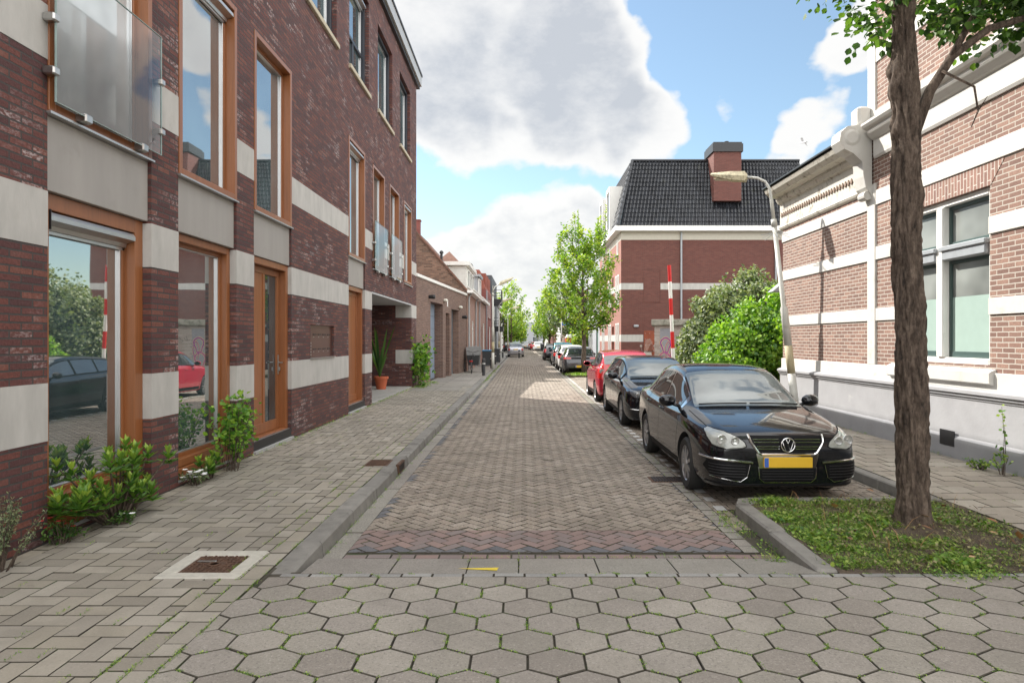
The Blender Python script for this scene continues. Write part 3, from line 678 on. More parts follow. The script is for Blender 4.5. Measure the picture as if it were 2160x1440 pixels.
# ================================================================== LEFT TERRACE
def pane_window(parent, x0, x1, z0, z1, mat, gm, y=0, sill=None, mull=0, trans=None, name='window', fw=.07, rz=0):
    b = MB(); b.ring(x0, x1, z0, z1, y + .04, y + .13, fw, bev=0)
    for k in range(mull): xx = x0 + (x1 - x0) * (k + 1) / (mull + 1); b.box(xx - .03, xx + .03, y + .045, y + .12, z0 + fw, z1 - fw)
    if trans: b.box(x0 + fw, x1 - fw, y + .042, y + .125, trans - .04, trans + .04)
    f = b.build(name, mat, parent); f.rotation_euler = (0, 0, rz)
    b = MB(); b.face([(x0 + .03, y + .1, z0 + .03), (x1 - .03, y + .1, z0 + .03), (x1 - .03, y + .1, z1 - .03), (x0 + .03, y + .1, z1 - .03)]); b.build('pane', gm, f)
    if sill: b = MB(); b.box(x0 - .05, x1 + .05, y - .06, y + .1, z0 - .09, z0 - .003); b.build('sill', sill, f)
    return f
m_pink = brick('pinkish_terrace_brick', [(.30, .16, .125), (.38, .215, .165), (.33, .18, .14), (.42, .25, .20)], (.36, .30, .26), rh=.065, bw=.21, bmp=.25)
m_oldb = brick('old_brown_gable_brick', [(.13, .075, .05), (.24, .13, .085), (.17, .095, .065), (.30, .175, .12)], (.15, .13, .11), rh=.075, bw=.23, stain=.5, bmp=.4)
m_redb = brick('deep_red_brick', [(.22, .055, .045), (.27, .07, .055), (.24, .06, .05)], (.16, .10, .085), rh=.065, bw=.21, stain=.1, bmp=.25)
m_tilered = M('red_roof_tile', (.25, .075, .05), .75, var=.2, scale=5, tint=.25)
m_tilebr = M('brown_roof_tile', (.16, .08, .055), .8, var=.25, scale=5, tint=.25, dirt=((.07, .06, .05, 1), 2, .5, .8))
m_tilebk = M('dark_glazed_roof_tile', (.022, .024, .029), .22, var=.3, scale=6, tint=.35, dirt=((.075, .08, .05, 1), 1.8, .6, .9))
m_zinc = M('grey_zinc', (.34, .36, .38), .5, metal=.3, var=.1)
m_sidingw = M('white_siding', (.66, .655, .62), .6, var=.08, scale=3, dirt=((.35, .35, .27, 1), 2.2, .55, .85))
m_cream = M('cream_render', (.62, .55, .44), .85, var=.08)
def vent_pipe(p, x, y, z, h=.5, r=.07, name='vent_pipe'):
    b = MB(); b.lathe([(r, 0), (r, h), (r * 1.6, h + .02), (r * 1.6, h + .1), (r * .6, h + .18)], 10, (x, y, z)); b.build(name, m_black, p)
# house with the brick gable (local x along the street from y 34.85)
H1 = thing('terrace_house', 'low pinkish brick house with steep old brown gable end and big white boarded dormer', 'house', (-3.02, 34.85, 0), PI / 2 - .004)
b = MB(); wall(b, 0, 8.0, 0, 4.35, [(1.9, 2.5, .9, 3.2, .12), (3.2, 4.6, 1.0, 2.9, .12), (5.8, 6.8, .1, 2.7, .12)]); b.build('front_wall', m_pink, H1)
b = MB(); gx = [(0, 4.40), (3.3, 8.15), (6.6, 4.4)]
b.face([(0, 0, 0), (0, 6.6, 0), (0, 6.6, 4.4), (0, 3.3, 8.15), (0, 0, 4.4)][::-1]); b.build('gable_wall', m_oldb, H1)
b = MB(); b.face([(-.05, -.1, 4.32), (8.02, -.1, 4.32), (8.02, 3.3, 8.2), (-.05, 3.3, 8.2)]); b.face([(-.05, 3.3, 8.2), (8.02, 3.3, 8.2), (8.02, 6.7, 4.32), (-.05, 6.7, 4.32)])
b.prism([(-.1, 4.25), (-.1, 4.38), (3.3, 8.27), (3.3, 8.14)], -.1, .06, 'x'); b.build('roof', m_tilebr, H1)
b = MB(); b.box(-.12, 8.05, -.35, -.02, 4.28, 4.42, m=0); b.box(-.12, 8.05, -.38, -.33, 4.42, 4.5, m=0); b.build('gutter', m_white, H1)
b = MB(); b.box(1.0, 6.0, .15, 2.6, 4.55, 5.85); d = b.build('dormer', m_sidingw, H1)
b = MB()
for k in range(8): b.box(.985, 1.0, .15, 1.3, 4.6 + k * .155, 4.6 + k * .155 + .14)
b.build('siding', m_sidingw, d)
b = MB(); b.box(.8, 6.2, -.05, 2.7, 5.85, 6.05); b.build('dormer_roof', m_white, d)
for k in range(3): pane_window(H1, 1.4 + k * 1.5, 2.7 + k * 1.5, 4.7, 5.7, m_white, m_glassD, y=.03, name='dormer_window')
for (x, w, h, z) in ((.6, .55, .9, 7.6), (3.0, .4, .75, 7.9)):
    b = MB(); b.box(x, x + w, 3.0, 3.55, z, z + h); b.box(x - .04, x + w + .04, 2.96, 3.59, z + h, z + h + .08); b.build('chimney', m_redb, H1)
vent_pipe(H1, .9, 3.3, 8.55, .25); vent_pipe(H1, 1.5, 1.55, 6.1, .45)
pane_window(H1, 1.9, 2.5, .9, 3.2, m_white, m_glassD, sill=m_redb); pane_window(H1, 3.2, 4.6, 1.0, 2.9, m_white, m_glassD, sill=m_redb, mull=1, trans=2.4)
b = MB(); b.box(5.8, 6.8, .06, .11, .1, 2.7); b.build('front_door', m_wood, H1)
for x in (.35, 5.2):
    b = MB(); b.tube([(x, -.22, 4.3), (x, -.08, 4.1), (x, -.08, .15)], .045, 8); b.build('downpipe', m_zinc, H1)
# second house
H2 = thing('terrace_house', 'narrow pinkish terraced house with grey dormer beside the white boarded dormer', 'house', (-2.99, 42.9, 0), PI / 2 - .004)
b = MB(); wall(b, 0, 7.5, 0, 4.5, [(.9, 2.3, .9, 3.0, .12), (3.2, 4.1, .1, 2.7, .12), (4.9, 6.6, .9, 3.0, .12)]); b.face([(0, 0, 0), (0, 0, 4.5), (0, 6, 4.5), (0, 6, 0)]); b.build('front_wall', m_pink, H2)
b = MB(); b.prism([(-.1, 4.4), (3.2, 8.0), (6.6, 4.4)], 0, 7.5, 'x'); b.build('roof', m_tilebr, H2, fix=True)
b = MB(); b.box(-.02, 7.5, -.33, -.02, 4.4, 4.58); b.build('gutter', m_white, H2)
b = MB(); b.box(.8, 3.2, .1, 2.4, 4.6, 6.0); b.box(.65, 3.35, -.1, 2.5, 6.0, 6.15); d = b.build('dormer', m_zinc, H2)
pane_window(H2, 1.0, 3.0, 4.8, 5.9, m_white, m_glassD, y=-.04, mull=1, name='dormer_window')
pane_window(H2, .9, 2.3, .9, 3.0, m_white, m_glassD, sill=m_redb, mull=1); pane_window(H2, 4.9, 6.6, .9, 3.0, m_white, m_glassD, sill=m_redb, mull=1)
b = MB(); b.box(3.2, 4.1, .06, .11, .1, 2.7); b.build('front_door', m_dkframe, H2)
b = MB(); b.box(3.6, 5.2, 1.6, 3.2, 6.0, 7.2); b.add([(3.4, 1.5, 7.2), (5.4, 1.5, 7.2), (5.4, 3.3, 7.2), (3.4, 3.3, 7.2), (4.4, 2.4, 8.15)], [(0, 1, 4), (1, 2, 4), (2, 3, 4), (3, 0, 4)]); b.build('chimney_tower', m_tilebr, H2)
b = MB(); b.tube([(.25, -.2, 4.4), (.25, -.08, 4.2), (.25, -.08, .15)], .045, 8); b.build('downpipe', m_zinc, H2)
# third house with red mansard
H3 = thing('terrace_house', 'taller deep red brick house with steep red tiled mansard on the left side', 'house', (-2.95, 50.5, 0), PI / 2 - .004)
b = MB(); wall(b, 0, 8.5, 0, 5.7, [(.8, 2.2, .9, 2.9, .12), (3, 4, .1, 2.7, .12), (5, 7, .9, 2.9, .12), (.8, 2.2, 3.6, 5.2, .12), (3.4, 4.6, 3.6, 5.2, .12), (5.6, 7.2, 3.6, 5.2, .12)]); b.face([(0, 0, 0), (0, 0, 5.7), (0, 7, 5.7), (0, 7, 0)]); b.build('front_wall', m_redb, H3)
b = MB(); b.add([(0, 0, 5.7), (8.5, 0, 5.7), (8.5, .5, 7.2), (0.2, .5, 7.2), (0, 7, 5.7), (.2, 7, 7.2), (8.5, 7, 7.2), (8.5, 7, 5.7)], [(0, 1, 2, 3), (0, 3, 5, 4), (3, 2, 6, 5)]); b.build('roof', m_tilered, H3)
for k in range(3):
    b = MB(); x = 1 + k * 2.6; b.box(x, x + 1.1, .05, 1.2, 5.9, 7.0); b.build('dormer', m_tilered, H3)
for (x0, x1, z0, z1) in ((.8, 2.2, .9, 2.9), (5, 7, .9, 2.9), (.8, 2.2, 3.6, 5.2), (3.4, 4.6, 3.6, 5.2), (5.6, 7.2, 3.6, 5.2)): pane_window(H3, x0, x1, z0, z1, m_white, m_glassD, sill=m_redb, mull=1)
b = MB(); b.box(3, 4, .06, .11, .1, 2.7); b.build('front_door', m_white, H3)
vent_pipe(H3, 1.2, 1.2, 7.2, .4); vent_pipe(H3, 1.8, 1.2, 7.2, .35)
for x in (.2, 8.2):
    b = MB(); b.tube([(x, -.08, 5.6), (x, -.08, .15)], .05, 8); b.build('downpipe', m_zinc, H3)
# dark apartment block with balconies
H4 = thing('apartment_block', 'dark grey narrow apartment block with black street balconies beyond the red mansard house', 'apartment block', (-2.9, 59.1, 0), PI / 2 - .004)
m_dkclad = M('dark_grey_cladding', (.05, .055, .065), .6, var=.1)
b = MB(); wall(b, 0, 10, 0, 7.6, [(1, 3, 3.6, 5.8, .15), (5, 7, 3.6, 5.8, .15), (1, 3, .4, 2.6, .15), (5, 7, .4, 2.6, .15)]); b.face([(0, 0, 0), (0, 0, 7.6), (0, 8, 7.6), (0, 8, 0)]); b.face([(0, 0, 7.6), (10, 0, 7.6), (10, 8, 7.6), (0, 8, 7.6)]); b.build('wall', m_dkclad, H4)
for (x0, x1, z0, z1) in ((1, 3, 3.6, 5.8), (5, 7, 3.6, 5.8), (1, 3, .4, 2.6), (5, 7, .4, 2.6)): pane_window(H4, x0, x1, z0, z1, m_white, m_glassD, mull=1)
def balcony(p, x0, x1, z, d=.85):
    b = MB(); b.box(x0, x1, -d, 0, z, z + .5); bb = b.build('balcony', m_black, p)
    b = MB()
    for zz in (z + .75, z + 1.0, z + 1.3): b.box(x0, x1, -d, -d + .04, zz, zz + .04); b.box(x0, x0 + .04, -d + .04, 0, zz, zz + .04)
    for k in range(9): xx = x0 + (x1 - x0) * k / 8; b.box(xx - .015, xx + .015, -d + .005, -d + .035, z + .5, z + 1.3)
    b.build('railing', m_black, bb)
balcony(H4, .6, 3.6, 5.0); balcony(H4, 4.6, 7.6, 2.6)
# continuing row further up the left side
m_rowg = M('grey_render_far', (.30, .31, .33), .8, var=.1); m_roww = M('white_render_far', (.62, .62, .60), .8, var=.06); m_rowo = M('orange_tile_far', (.36, .16, .09), .8, var=.15)
def rowhouse(x, y0, y1, left, h, wm, rm, roofh, lab, wins=2, setb=0, flat=False):
    """a small terraced house far up the street"""
    ln = y1 - y0
    p = thing('terrace_house', lab, 'house', (x, y0 if left else y1, 0), PI / 2 if left else -PI / 2)
    op = []; nf = max(1, int(h // 2.9)); nw = max(2, int(ln // 2.6))
    for fl in range(nf):
        for k in range(nw):
            xc = ln * (k + .5) / nw
            if fl == 0 and k == nw - 1: op.append((xc - .5, xc + .5, .15, 2.5, .12))
            else: op.append((xc - .65, xc + .65, .9 + fl * 2.9, 2.6 + fl * 2.9, .12))
    b = MB(); wall(b, 0, ln, 0, h, op); b.face([(0, 0, 0), (0, 0, h), (0, 8, h), (0, 8, 0)]); b.face([(ln, 0, 0), (ln, 8, 0), (ln, 8, h), (ln, 0, h)])
    if flat: b.face([(0, 0, h), (ln, 0, h), (ln, 8, h), (0, 8, h)])
    b.build('wall', wm, p)
    for i, (a, c, e, g_, _) in enumerate(op):
        if i == nw - 1: b = MB(); b.box(a, c, .06, .11, e, g_); b.build('door', m_dkframe, p)
        else: pane_window(p, a, c, e, g_, m_white, m_glassD, mull=1)
    if roofh: b = MB(); b.prism([(-.15, h), (-.15, h + .1), (3.6, h + roofh), (8.1, h), (8, h - .05)], -.05, ln + .05, 'x'); b.build('roof', rm, p, fix=True)
    b = MB(); b.box(-.03, ln + .03, -.3, -.01, h - .12, h + .04); b.build('gutter', m_white, p)
    return p
rowhouse(-2.95, 69.3, 78, True, 5.6, m_rowg, m_rowo, 2.6, 'grey rendered house with orange roof behind the black balconies')
rowhouse(-3.2, 78.2, 90, True, 5.2, m_pink, m_tilebr, 2.4, 'pink brick far terraced house near the left street tree')
rowhouse(-3.4, 90.2, 108, True, 5.0, m_roww, m_zinc, 1.5, 'white rendered far house behind the left street tree')
rowhouse(-3.6, 108.2, 150, True, 5.4, m_oldb, m_tilebr, 2.5, 'long brown brick terrace at the far left end of the street')
# ================================================================== RIGHT VICTORIAN BUILDING (local x = -Y, local y = into the building)
RB = thing('corner_building', 'sunlit old brick building with white plaster bands and grey plinth on the right', 'building', (6.2, 0, 0), -PI / 2)
m_brickR = brick('weathered_salmon_brick', [(.20, .11, .086), (.27, .155, .118), (.17, .095, .075), (.31, .185, .14)], (.42, .385, .335), rh=.068, bw=.215, ms=.0075, bmp=.4, stain=.25)
m_vous = brick('lintel_brick', [(.26, .145, .11), (.33, .185, .145), (.22, .12, .10)], (.50, .46, .41), rh=.068, bw=.28, ms=.0075, bmp=.4, stain=.25, rot=True)
XA, XB, XP = -15.7, 2.0, -11.75
wops = [(-10.93, -8.73, 1.45, 3.85, .2), (-5.9, -3.7, 1.45, 3.85, .2)]
b = MB(); wall(b, XA, XB, 1.30, 4.95, wops); wall(b, XP, XB, 4.95, 9.5, [])
b.face([(XA, 0, 0), (XA, 0, 5.1), (XA, 9, 5.1), (XA, 9, 0)]); b.face([(XP, 0, 5), (XP, 0, 9.5), (XP, 9, 9.5), (XP, 9, 5)]); b.face([(XA, 0, 5.1), (XP, 0, 5.1), (XP, 9, 5.1), (XA, 9, 5.1)]); b.face([(XP, 0, 9.5), (XB, 0, 9.5), (XB, 9, 9.5), (XP, 9, 9.5)]); b.face([(XB, 0, 0), (XB, 9, 0), (XB, 9, 9.5), (XB, 0, 9.5)])
b.build('wall', m_brickR, RB)
def rb(name, x0, x1, y0, y1, z0, z1, mat, bev=.006): b = MB(); b.box(x0, x1, y0, y1, z0, z1, bev=bev); return b.build(name, mat, RB)
# plinth
b = MB(); b.prism([(.02, 0), (-.10, 0), (-.10, .40), (-.06, .44), (-.06, .96), (-.075, .98), (-.075, 1.0), (-.10, 1.015), (-.10, 1.045), (-.13, 1.06), (-.13, 1.10), (-.06, 1.13), (.02, 1.13)], XA - .03, XB, 'x'); b.build('plinth', m_greyplinth, RB, fix=True)
b = MB(); b.box(XA - .02, XB, -.035, .02, 1.125, 1.36, bev=.006); b.build('plinth_course', m_whitewall, RB)
segs = [(XA - .01, XP - .04), (XP + .22, -10.93), (-8.73, -5.9), (-3.7, XB)]
for z0, z1 in ((2.13, 2.35), (3.20, 3.43)):
    for i, (x0, x1) in enumerate(segs):
        b = MB(); b.box(x0, x1 + (.003 if i in (1, 2) else 0), -.025, .05 if i == 0 else .12, z0, z1, bev=.005); b.build('white_band', m_whitewall, RB)
rb('white_band', XA - .01, XP - .04, -.025, .05, 4.11, 4.34, m_whitewall); rb('white_band', XP + .22, XB, -.025, .05, 4.16, 4.42, m_whitewall)
rb('pilaster', XP - .04, XP + .22, -.035, .05, 1.36, 4.55, m_whitewall)
rb('pilaster', XP - .03, XP + .22, -.032, .05, 5.6, 9.5, m_whitewall)
for z0, z1 in ((6.66, 6.9), (7.75, 8.0)): rb('white_band', XP + .22, XB, -.022, .05, z0, z1, m_whitewall)
for (x0, x1, _, _, _) in wops:
    b = MB(); n = 9
    b.prism([(x0 - .28, 4.155), (x1 + .28, 4.155), (x1 + .02, 3.853), (x0 - .02, 3.853)], -.006, .1, 'y'); b.build('brick_lintel', m_vous, RB, fix=True)
    # window: white frame, mullion, transom, four lights
    b = MB(); b.ring(x0, x1, 1.45, 3.85, .05, .2, .09, m=0, bev=.01)
    xm = (x0 + x1) / 2; b.box(xm - .075, xm + .075, .02, .18, 1.54, 3.76, bev=.012)
    f = b.build('window', m_white, RB)
    for (a, c) in ((x0 + .09, xm - .075), (xm + .075, x1 - .09)):
        b = MB(); b.box(a, c, .0, .18, 2.96, 3.18, bev=.02); b.box(a - .03, c + .03, -.03, .1, 3.10, 3.17, bev=.01); b.build('transom', m_zinc, f)
        for z0, z1 in ((1.54, 2.96), (3.18, 3.76)):
            b = MB(); b.ring(a, c, z0, z1, .12, .17, .05, wb=.09 if z0 < 2 else .05, bev=.004); b.build('sash', M('dark_green_sash', (.05, .085, .08), .45, var=.05), f)
            b = MB(); b.face([(a + .04, .15, z0 + .04), (c - .04, .15, z0 + .04), (c - .04, .15, z1 - .04), (a + .04, .15, z1 - .04)]); b.build('pane', glass('dusty_pane', (.20, .215, .205), 1.5, .25) if 'dusty_pane' not in bpy.data.materials else bpy.data.materials['dusty_pane'], f)
            if z0 < 2: b = MB(); b.face([(a + .05, .143, z0 + .08), (c - .05, .143, z0 + .08), (c - .05, .143, z0 + .88), (a + .05, .143, z0 + .88)]); b.build('frosted_film', M('frosted_film_green', (.30, .40, .36), .5, var=.04), f)
    b = MB(); b.prism([(-.10, 1.22), (-.10, 1.36), (-.07, 1.38), (.1, 1.45), (.1, 1.2), (-.07, 1.2)], x0 - .12, x1 + .12, 'x'); b.build('window_sill', m_whitewall, f, fix=True)
# main cornice of the tall part
b = MB(); b.prism([(.03, 4.98), (-.03, 4.98), (-.05, 5.02), (-.05, 5.30), (-.09, 5.32), (-.16, 5.40), (-.18, 5.43), (-.18, 5.47), (-.24, 5.50), (-.27, 5.54), (-.27, 5.58), (-.05, 5.70), (-.05, 5.80), (.03, 5.80)], XP + .2, XB, 'x'); b.build('cornice', m_whitewall, RB, fix=True)
# frieze and cornice of the low part
b = MB(); b.prism([(.03, 4.40), (-.05, 4.44), (-.07, 4.48), (-.04, 4.52), (-.04, 5.02), (-.10, 5.05), (-.14, 5.12), (-.14, 5.17), (-.30, 5.20), (-.38, 5.28), (-.42, 5.36), (.03, 5.40)], XA - .08, XP - .04, 'x'); b.build('low_cornice', M('stained_cream_cornice', (.58, .555, .49), .75, var=.12, scale=5, bmp=.2, dirt=((.20, .17, .13, 1), 5, .5, .72)), RB, fix=True)
b = MB(); b.box(XA - .12, XP - .04, -.46, .0, 5.40, 5.43); b.build('gutter_lead', m_black, RB)
m_teeth = M('brown_tooth_brick', (.24, .17, .13), .85, var=.2, scale=20)
b = MB(); x = XA + .05
while x < XP - .5: b.prism([(x, 4.70), (x + .038, 4.76), (x, 4.82), (x - .038, 4.76)], -.062, -.041, 'y'); x += .115
b.build('toothed_frieze', m_teeth, RB, fix=True)
# scroll console
b = MB(); b.prism([(-.03, 4.35), (-.14, 4.5), (-.18, 4.7), (-.2, 4.95), (-.36, 5.1), (-.52, 5.18), (-.60, 5.32), (-.58, 5.48), (-.46, 5.58), (-.28, 5.6), (-.03, 5.75)], XP - .22, XP + .12, 'x'); b.lathe([(.10, -.02), (.15, 0), (.15, .34), (.10, .36)], 18, (XP - .22, -.38, 5.38), 'x'); b.box(XP - .2, XP + .1, -.26, -.02, 5.6, 5.95, bev=.04)
b.lathe([(.08, -.02), (.08, .2)], 12, (XP - .1, -.09, 4.36), 'x')
b.build('scroll_console', m_whitewall, RB, fix=True)
b = MB(); b.prism([(-.25, 2.95), (.0, 3.16), (.0, 2.95)], XA - .34, XA - .03, 'x'); b.build('ledge_cap', m_zinc, RB, fix=True)
b = MB(); b.box(-9.62, -9.30, -.105, -.09, .28, .50); b.build('vent_grille', m_black, RB)
# ================================================================== MANSARD HOUSE (front wall faces the street, gable faces the camera)
MH = thing('mansard_house', 'big red brick house with black tiled mansard roof and white eaves facing the crossing', 'house', (5.48, 37, 0), 0)
m_brickM = brick('shaded_gable_brick', [(.125, .038, .029), (.155, .048, .036), (.14, .043, .032), (.17, .056, .042)], (.11, .07, .06), rh=.065, bw=.21, stain=.15, bmp=.25)  # house brick on its shaded side, shade put into the colour
m_brickP = brick('sunlit_street_brick', [(.27, .10, .075), (.33, .125, .09), (.30, .11, .085)], (.28, .19, .16), rh=.065, bw=.21, stain=.1, bmp=.25)  # same house brick with the sunlight put into the colour
b = MB(); b.face([(0, 0, 0), (10.6, 0, 0), (10.6, 0, 7.9), (0, 0, 7.9)]); b.face([(10.6, 0, 0), (10.6, 10.4, 0), (10.6, 10.4, 7.9), (10.6, 0, 7.9)]); b.face([(0, 10.4, 0), (0, 10.4, 7.9), (10.6, 10.4, 7.9), (10.6, 10.4, 0)]); b.build('gable_wall', m_brickM, MH)
# shallow blind niches of the gable
b = MB(); b.ring(1.25, 2.22, 3.9, 5.8, -.012, .0, .03, bev=0); b.ring(1.25, 2.22, .3, 2.9, -.012, .0, .03, bev=0); b.build('blind_window', m_brickM, MH)
mw = [(y, z0, z1) for y in (.75, 1.6, 4.2, 5.0, 7.6, 8.4) for z0, z1 in ((.9, 2.75), (3.8, 5.55))] + [(1.1, 6.7, 7.6), (4.6, 6.7, 7.6), (8, 6.7, 7.6)]
b = MB(); wall(b, -10.4, 0, 0, 7.9, [(-y - .5, -y, z0, z1, .1) for y, z0, z1 in mw] + [(-3.9, -2.9, .1, 2.6, .25), (-3.7, -3.1, 3.2, 5.6, .12)])
fw = b.build('street_wall', m_brickP, MH); fw.rotation_euler = (0, 0, -PI / 2)
for y, z0, z1 in mw: pane_window(MH, -y - .5, -y, z0, z1, m_white, m_glassD, sill=m_dkframe, fw=.08, rz=-PI / 2, y=-.07)
b = MB(); b.box(-3.9, -2.9, .2, .25, .1, 2.6); b.build('entrance_door', M('orange_door_paint', (.45, .14, .05), .5), MH).rotation_euler = (0, 0, -PI / 2)
b = MB(); b.face([(-3.7, .08, 3.2), (-3.1, .08, 3.2), (-3.1, .08, 5.6), (-3.7, .08, 5.6)]); b.build('stair_window', m_glassD, MH).rotation_euler = (0, 0, -PI / 2)
for (x0, x1) in ((0, 1.25), (2.22, 10.6)):
    b = MB(); b.box(x0 - .003, x1, -.006, .05, 4.62, 4.98); b.build('stone_band', m_stone, MH)
b = MB(); b.box(-.003, 1.25, -.006, .05, 1.68, 2.08); b.build('stone_band', m_stone, MH)
for z0, z1 in ((4.62, 4.98), (1.68, 2.08)):
    pts = sorted([0] + [v for y, a, c in mw if a < z0 < c for v in (y, y + .5)] + [10.4])
    for i in range(0, len(pts) - 1, 2):
        b = MB(); b.box(-.007, .05, pts[i] + (0 if i else .052), pts[i + 1], z0, z1); b.build('stone_band', m_stone, MH)
b = MB(); b.box(-.004, 10.6, -.008, .05, 7.42, 7.88); b.box(-.009, .05, .052, 10.4, 7.42, 7.88); b.build('frieze_band', M('cream_frieze', (.50, .47, .40), .8, var=.05), MH)
b = MB(); b.box(-.38, 10.7, -.36, .3, 7.88, 8.16, bev=.01); b.box(-.38, .3, .3, 10.5, 7.88, 8.16, bev=.01); b.build('eaves', m_white, MH)
for x in (3.38, 8.7):
    b = MB(); b.tube([(x, -.07, 7.9), (x, -.07, .2)], .055, 8); b.build('downpipe', m_zinc, MH)
# mansard: tiled slopes as real pantile geometry
def tiled(mb, P0, P1, P2, P3, tw=.2, th=.27):
    """P0 bottom-left, P1 bottom-right, P2 top-right, P3 top-left"""
    P0, P1, P2, P3 = map(Vector, (P0, P1, P2, P3)); n = (P1 - P0).cross(P3 - P0).normalized()
    nx = int((P1 - P0).length / tw); ny = int((P3 - P0).length / th); prof = [0, .05, .075, .055, .012, -.008, -.012, -.006]; K = len(prof)
    for j in range(ny):
        rowv = []
        for e, off in ((0, .035), (1, .0)):
            v = (j + e) / ny
            rowv.append([(P0.lerp(P1, (i / K) / nx)).lerp(P3.lerp(P2, (i / K) / nx), v) + n * (prof[i % K] + off) for i in range(nx * K + 1)])
        for i in range(nx):
            t = rnd.random(); vs = rowv[0][i * K:(i + 1) * K + 1] + rowv[1][i * K:(i + 1) * K + 1]
            low = [p - n * .05 for p in rowv[0][i * K:(i + 1) * K + 1]]
            mb.add(vs, [(k, k + 1, K + 2 + k, K + 1 + k) for k in range(K)], t); mb.add(low + rowv[0][i * K:(i + 1) * K + 1], [(k, k + 1, K + 2 + k, K + 1 + k) for k in range(K)], t * .3)
b = MB(); zt = 12.15
tiled(b, (-.05, -.22, 8.16), (10.5, -.22, 8.16), (10.5, 1.1, zt), (.82, 1.1, zt)); tiled(b, (-.22, 10.4, 8.16), (-.22, -.05, 8.16), (.82, 1.1, zt), (.82, 10.4, zt))
b.face([(.82, 1.1, zt), (10.5, 1.1, zt), (10.5, 10.4, zt), (.82, 10.4, zt)]); b.face([(10.5, -.2, 8.16), (10.5, 10.4, 8.16), (10.5, 10.4, zt), (10.5, 1.1, zt)])
rf = b.build('mansard_roof', m_tilebk, MH)
b = MB(); b.tube([(-.2, -.25, 8.2), (.80, 1.06, zt + .03)], .10, 8)
for k in range(12): p = Vector((-.2, -.25, 8.2)).lerp(Vector((.80, 1.06, zt + .03)), k / 12); b.lathe([(.125, 0), (.11, .12)], 8, p)
b.tube([(.8, 1.08, zt + .03), (10.5, 1.08, zt + .03)], .08, 8); b.build('ridge_tiles', m_tilebk, rf)
b = MB(); b.box(5.2, 6.75, -.10, 1.5, 9.6, 12.35); ch = b.build('chimney', m_brickM, MH)
b = MB(); b.box(5.12, 6.83, -.18, 1.58, 12.35, 12.8); b.box(5.18, 6.78, -.12, 1.5, 12.8, 12.9); b.lathe([(.09, 12.9), (.09, 13.05), (.13, 13.06), (.13, 13.1)], 10, (6.1, .5, 0)); b.build('chimney_cap', m_black, ch)
for y in (2.0, 5.6):
    b = MB(); b.box(-.32, .9, y, y + 1.5, 8.1, 10.9); d = b.build('dormer', m_white, MH)
    b = MB(); b.box(-.336, -.322, y + .25, y + 1.25, 8.5, 10.6); b.build('dormer_window', m_dkframe, d); b = MB(); b.box(-.40, -.322, y, y + .2, 8.2, 10.9); b.box(-.40, -.322, y + 1.3, y + 1.5, 8.2, 10.9); b.box(-.40, -.322, y + .2, y + 1.3, 10.65, 10.9); b.build('dormer_frame', m_white, d)
b = MB()
b.box(1.28, 2.2, -.03, -.004, .35, 2.3)
for i in range(4):
    for j in range(6): b.lathe([(.018, -.036), (.018, -.028)], 6, (1.36 + i * .25, 0, .5 + j * .33), 'y', m=1)
b.build('rust_panel', [M('rust_red_board', (.22, .05, .02), .7, var=.2, scale=3), m_zinc], MH)
b = MB(); b.box(.7, .98, -.1, -.01, 2.5, 2.64, bev=.03); b.build('wall_lamp', m_zinc, MH)
# houses further up the right side
G2 = thing('terrace_house', 'narrow grey rendered house with green door next to the mansard house', 'house', (5.5, 47.55, 0), 0)
b = MB(); wall(b, -9, 0, 0, 6.9, [(-2.6, -.6, 3.6, 5.4, .1), (-8, -4, 3.6, 5.4, .1), (-2.4, -1.2, .1, 2.6, .1), (-8, -5, .8, 2.6, .1)])
w_ = b.build('street_wall', m_rowg, G2); w_.rotation_euler = (0, 0, -PI / 2)
b = MB(); b.box(0, 8, 0, 9, 6.9, 7.0); b.face([(0, 0, 0), (8, 0, 0), (8, 0, 6.9), (0, 0, 6.9)]); b.build('roof', m_zinc, G2)
for q in ((-2.6, -.6, 3.6, 5.4), (-8, -4, 3.6, 5.4), (-8, -5, .8, 2.6)): pane_window(G2, *q, m_white, m_glassD, mull=2, rz=-PI / 2)
b = MB(); b.box(-2.4, -1.2, .06, .1, .1, 2.6); b.build('front_door', M('bottle_green_paint', (.03, .10, .07), .4), G2).rotation_euler = (0, 0, -PI / 2)
# black workshop, set back
K1 = thing('workshop', 'plain black clad workshop behind the orange toilet cabin', 'workshop', (5.4, 60.5, 0), 0)
b = MB(); b.box(0, 8, 0, 10, 0, 3.8); b.box(-.05, 8.05, -.05, 10.05, 3.8, 3.95); b.build('wall', m_black, K1)
b = MB()
for k in range(3): b.box(-.006, .0, 1 + k * 3, 3 + k * 3, .1, 2.8)
b.build('gate', m_dkframe, K1)
rowhouse(5.2, 71, 79, False, 5.6, m_rowg, m_zinc, 0, 'pale grey flat roofed house beyond the black workshop', flat=True)
rowhouse(5.2, 79.2, 90, False, 6.2, m_pink, m_tilered, 2.4, 'pinkish brick far house with red roof on the right side')
rowhouse(5.1, 90.2, 104, False, 5.8, m_roww, m_tilered, 2.2, 'white rendered far house with red roof on the right side')
rowhouse(5.0, 104.2, 125, False, 6.2, m_redb, m_tilered, 2.4, 'deep red brick far terrace on the right side')
rowhouse(4.9, 125.2, 165, False, 5.6, m_roww, m_zinc, 1.8, 'white far terrace at the right end of the street')
E1 = thing('far_building', 'pale grey flat building closing the far end of the street', 'building', (-14, 215, 0), 0)
b = MB(); wall(b, 0, 34, 0, 7.5, [(x, x + 1.8, z, z + 1.6, .1) for x in range(1, 32, 4) for z in (1, 4.4)]); b.box(0, 34, .2, 9, 7.2, 7.5); b.build('wall', m_rowg, E1)
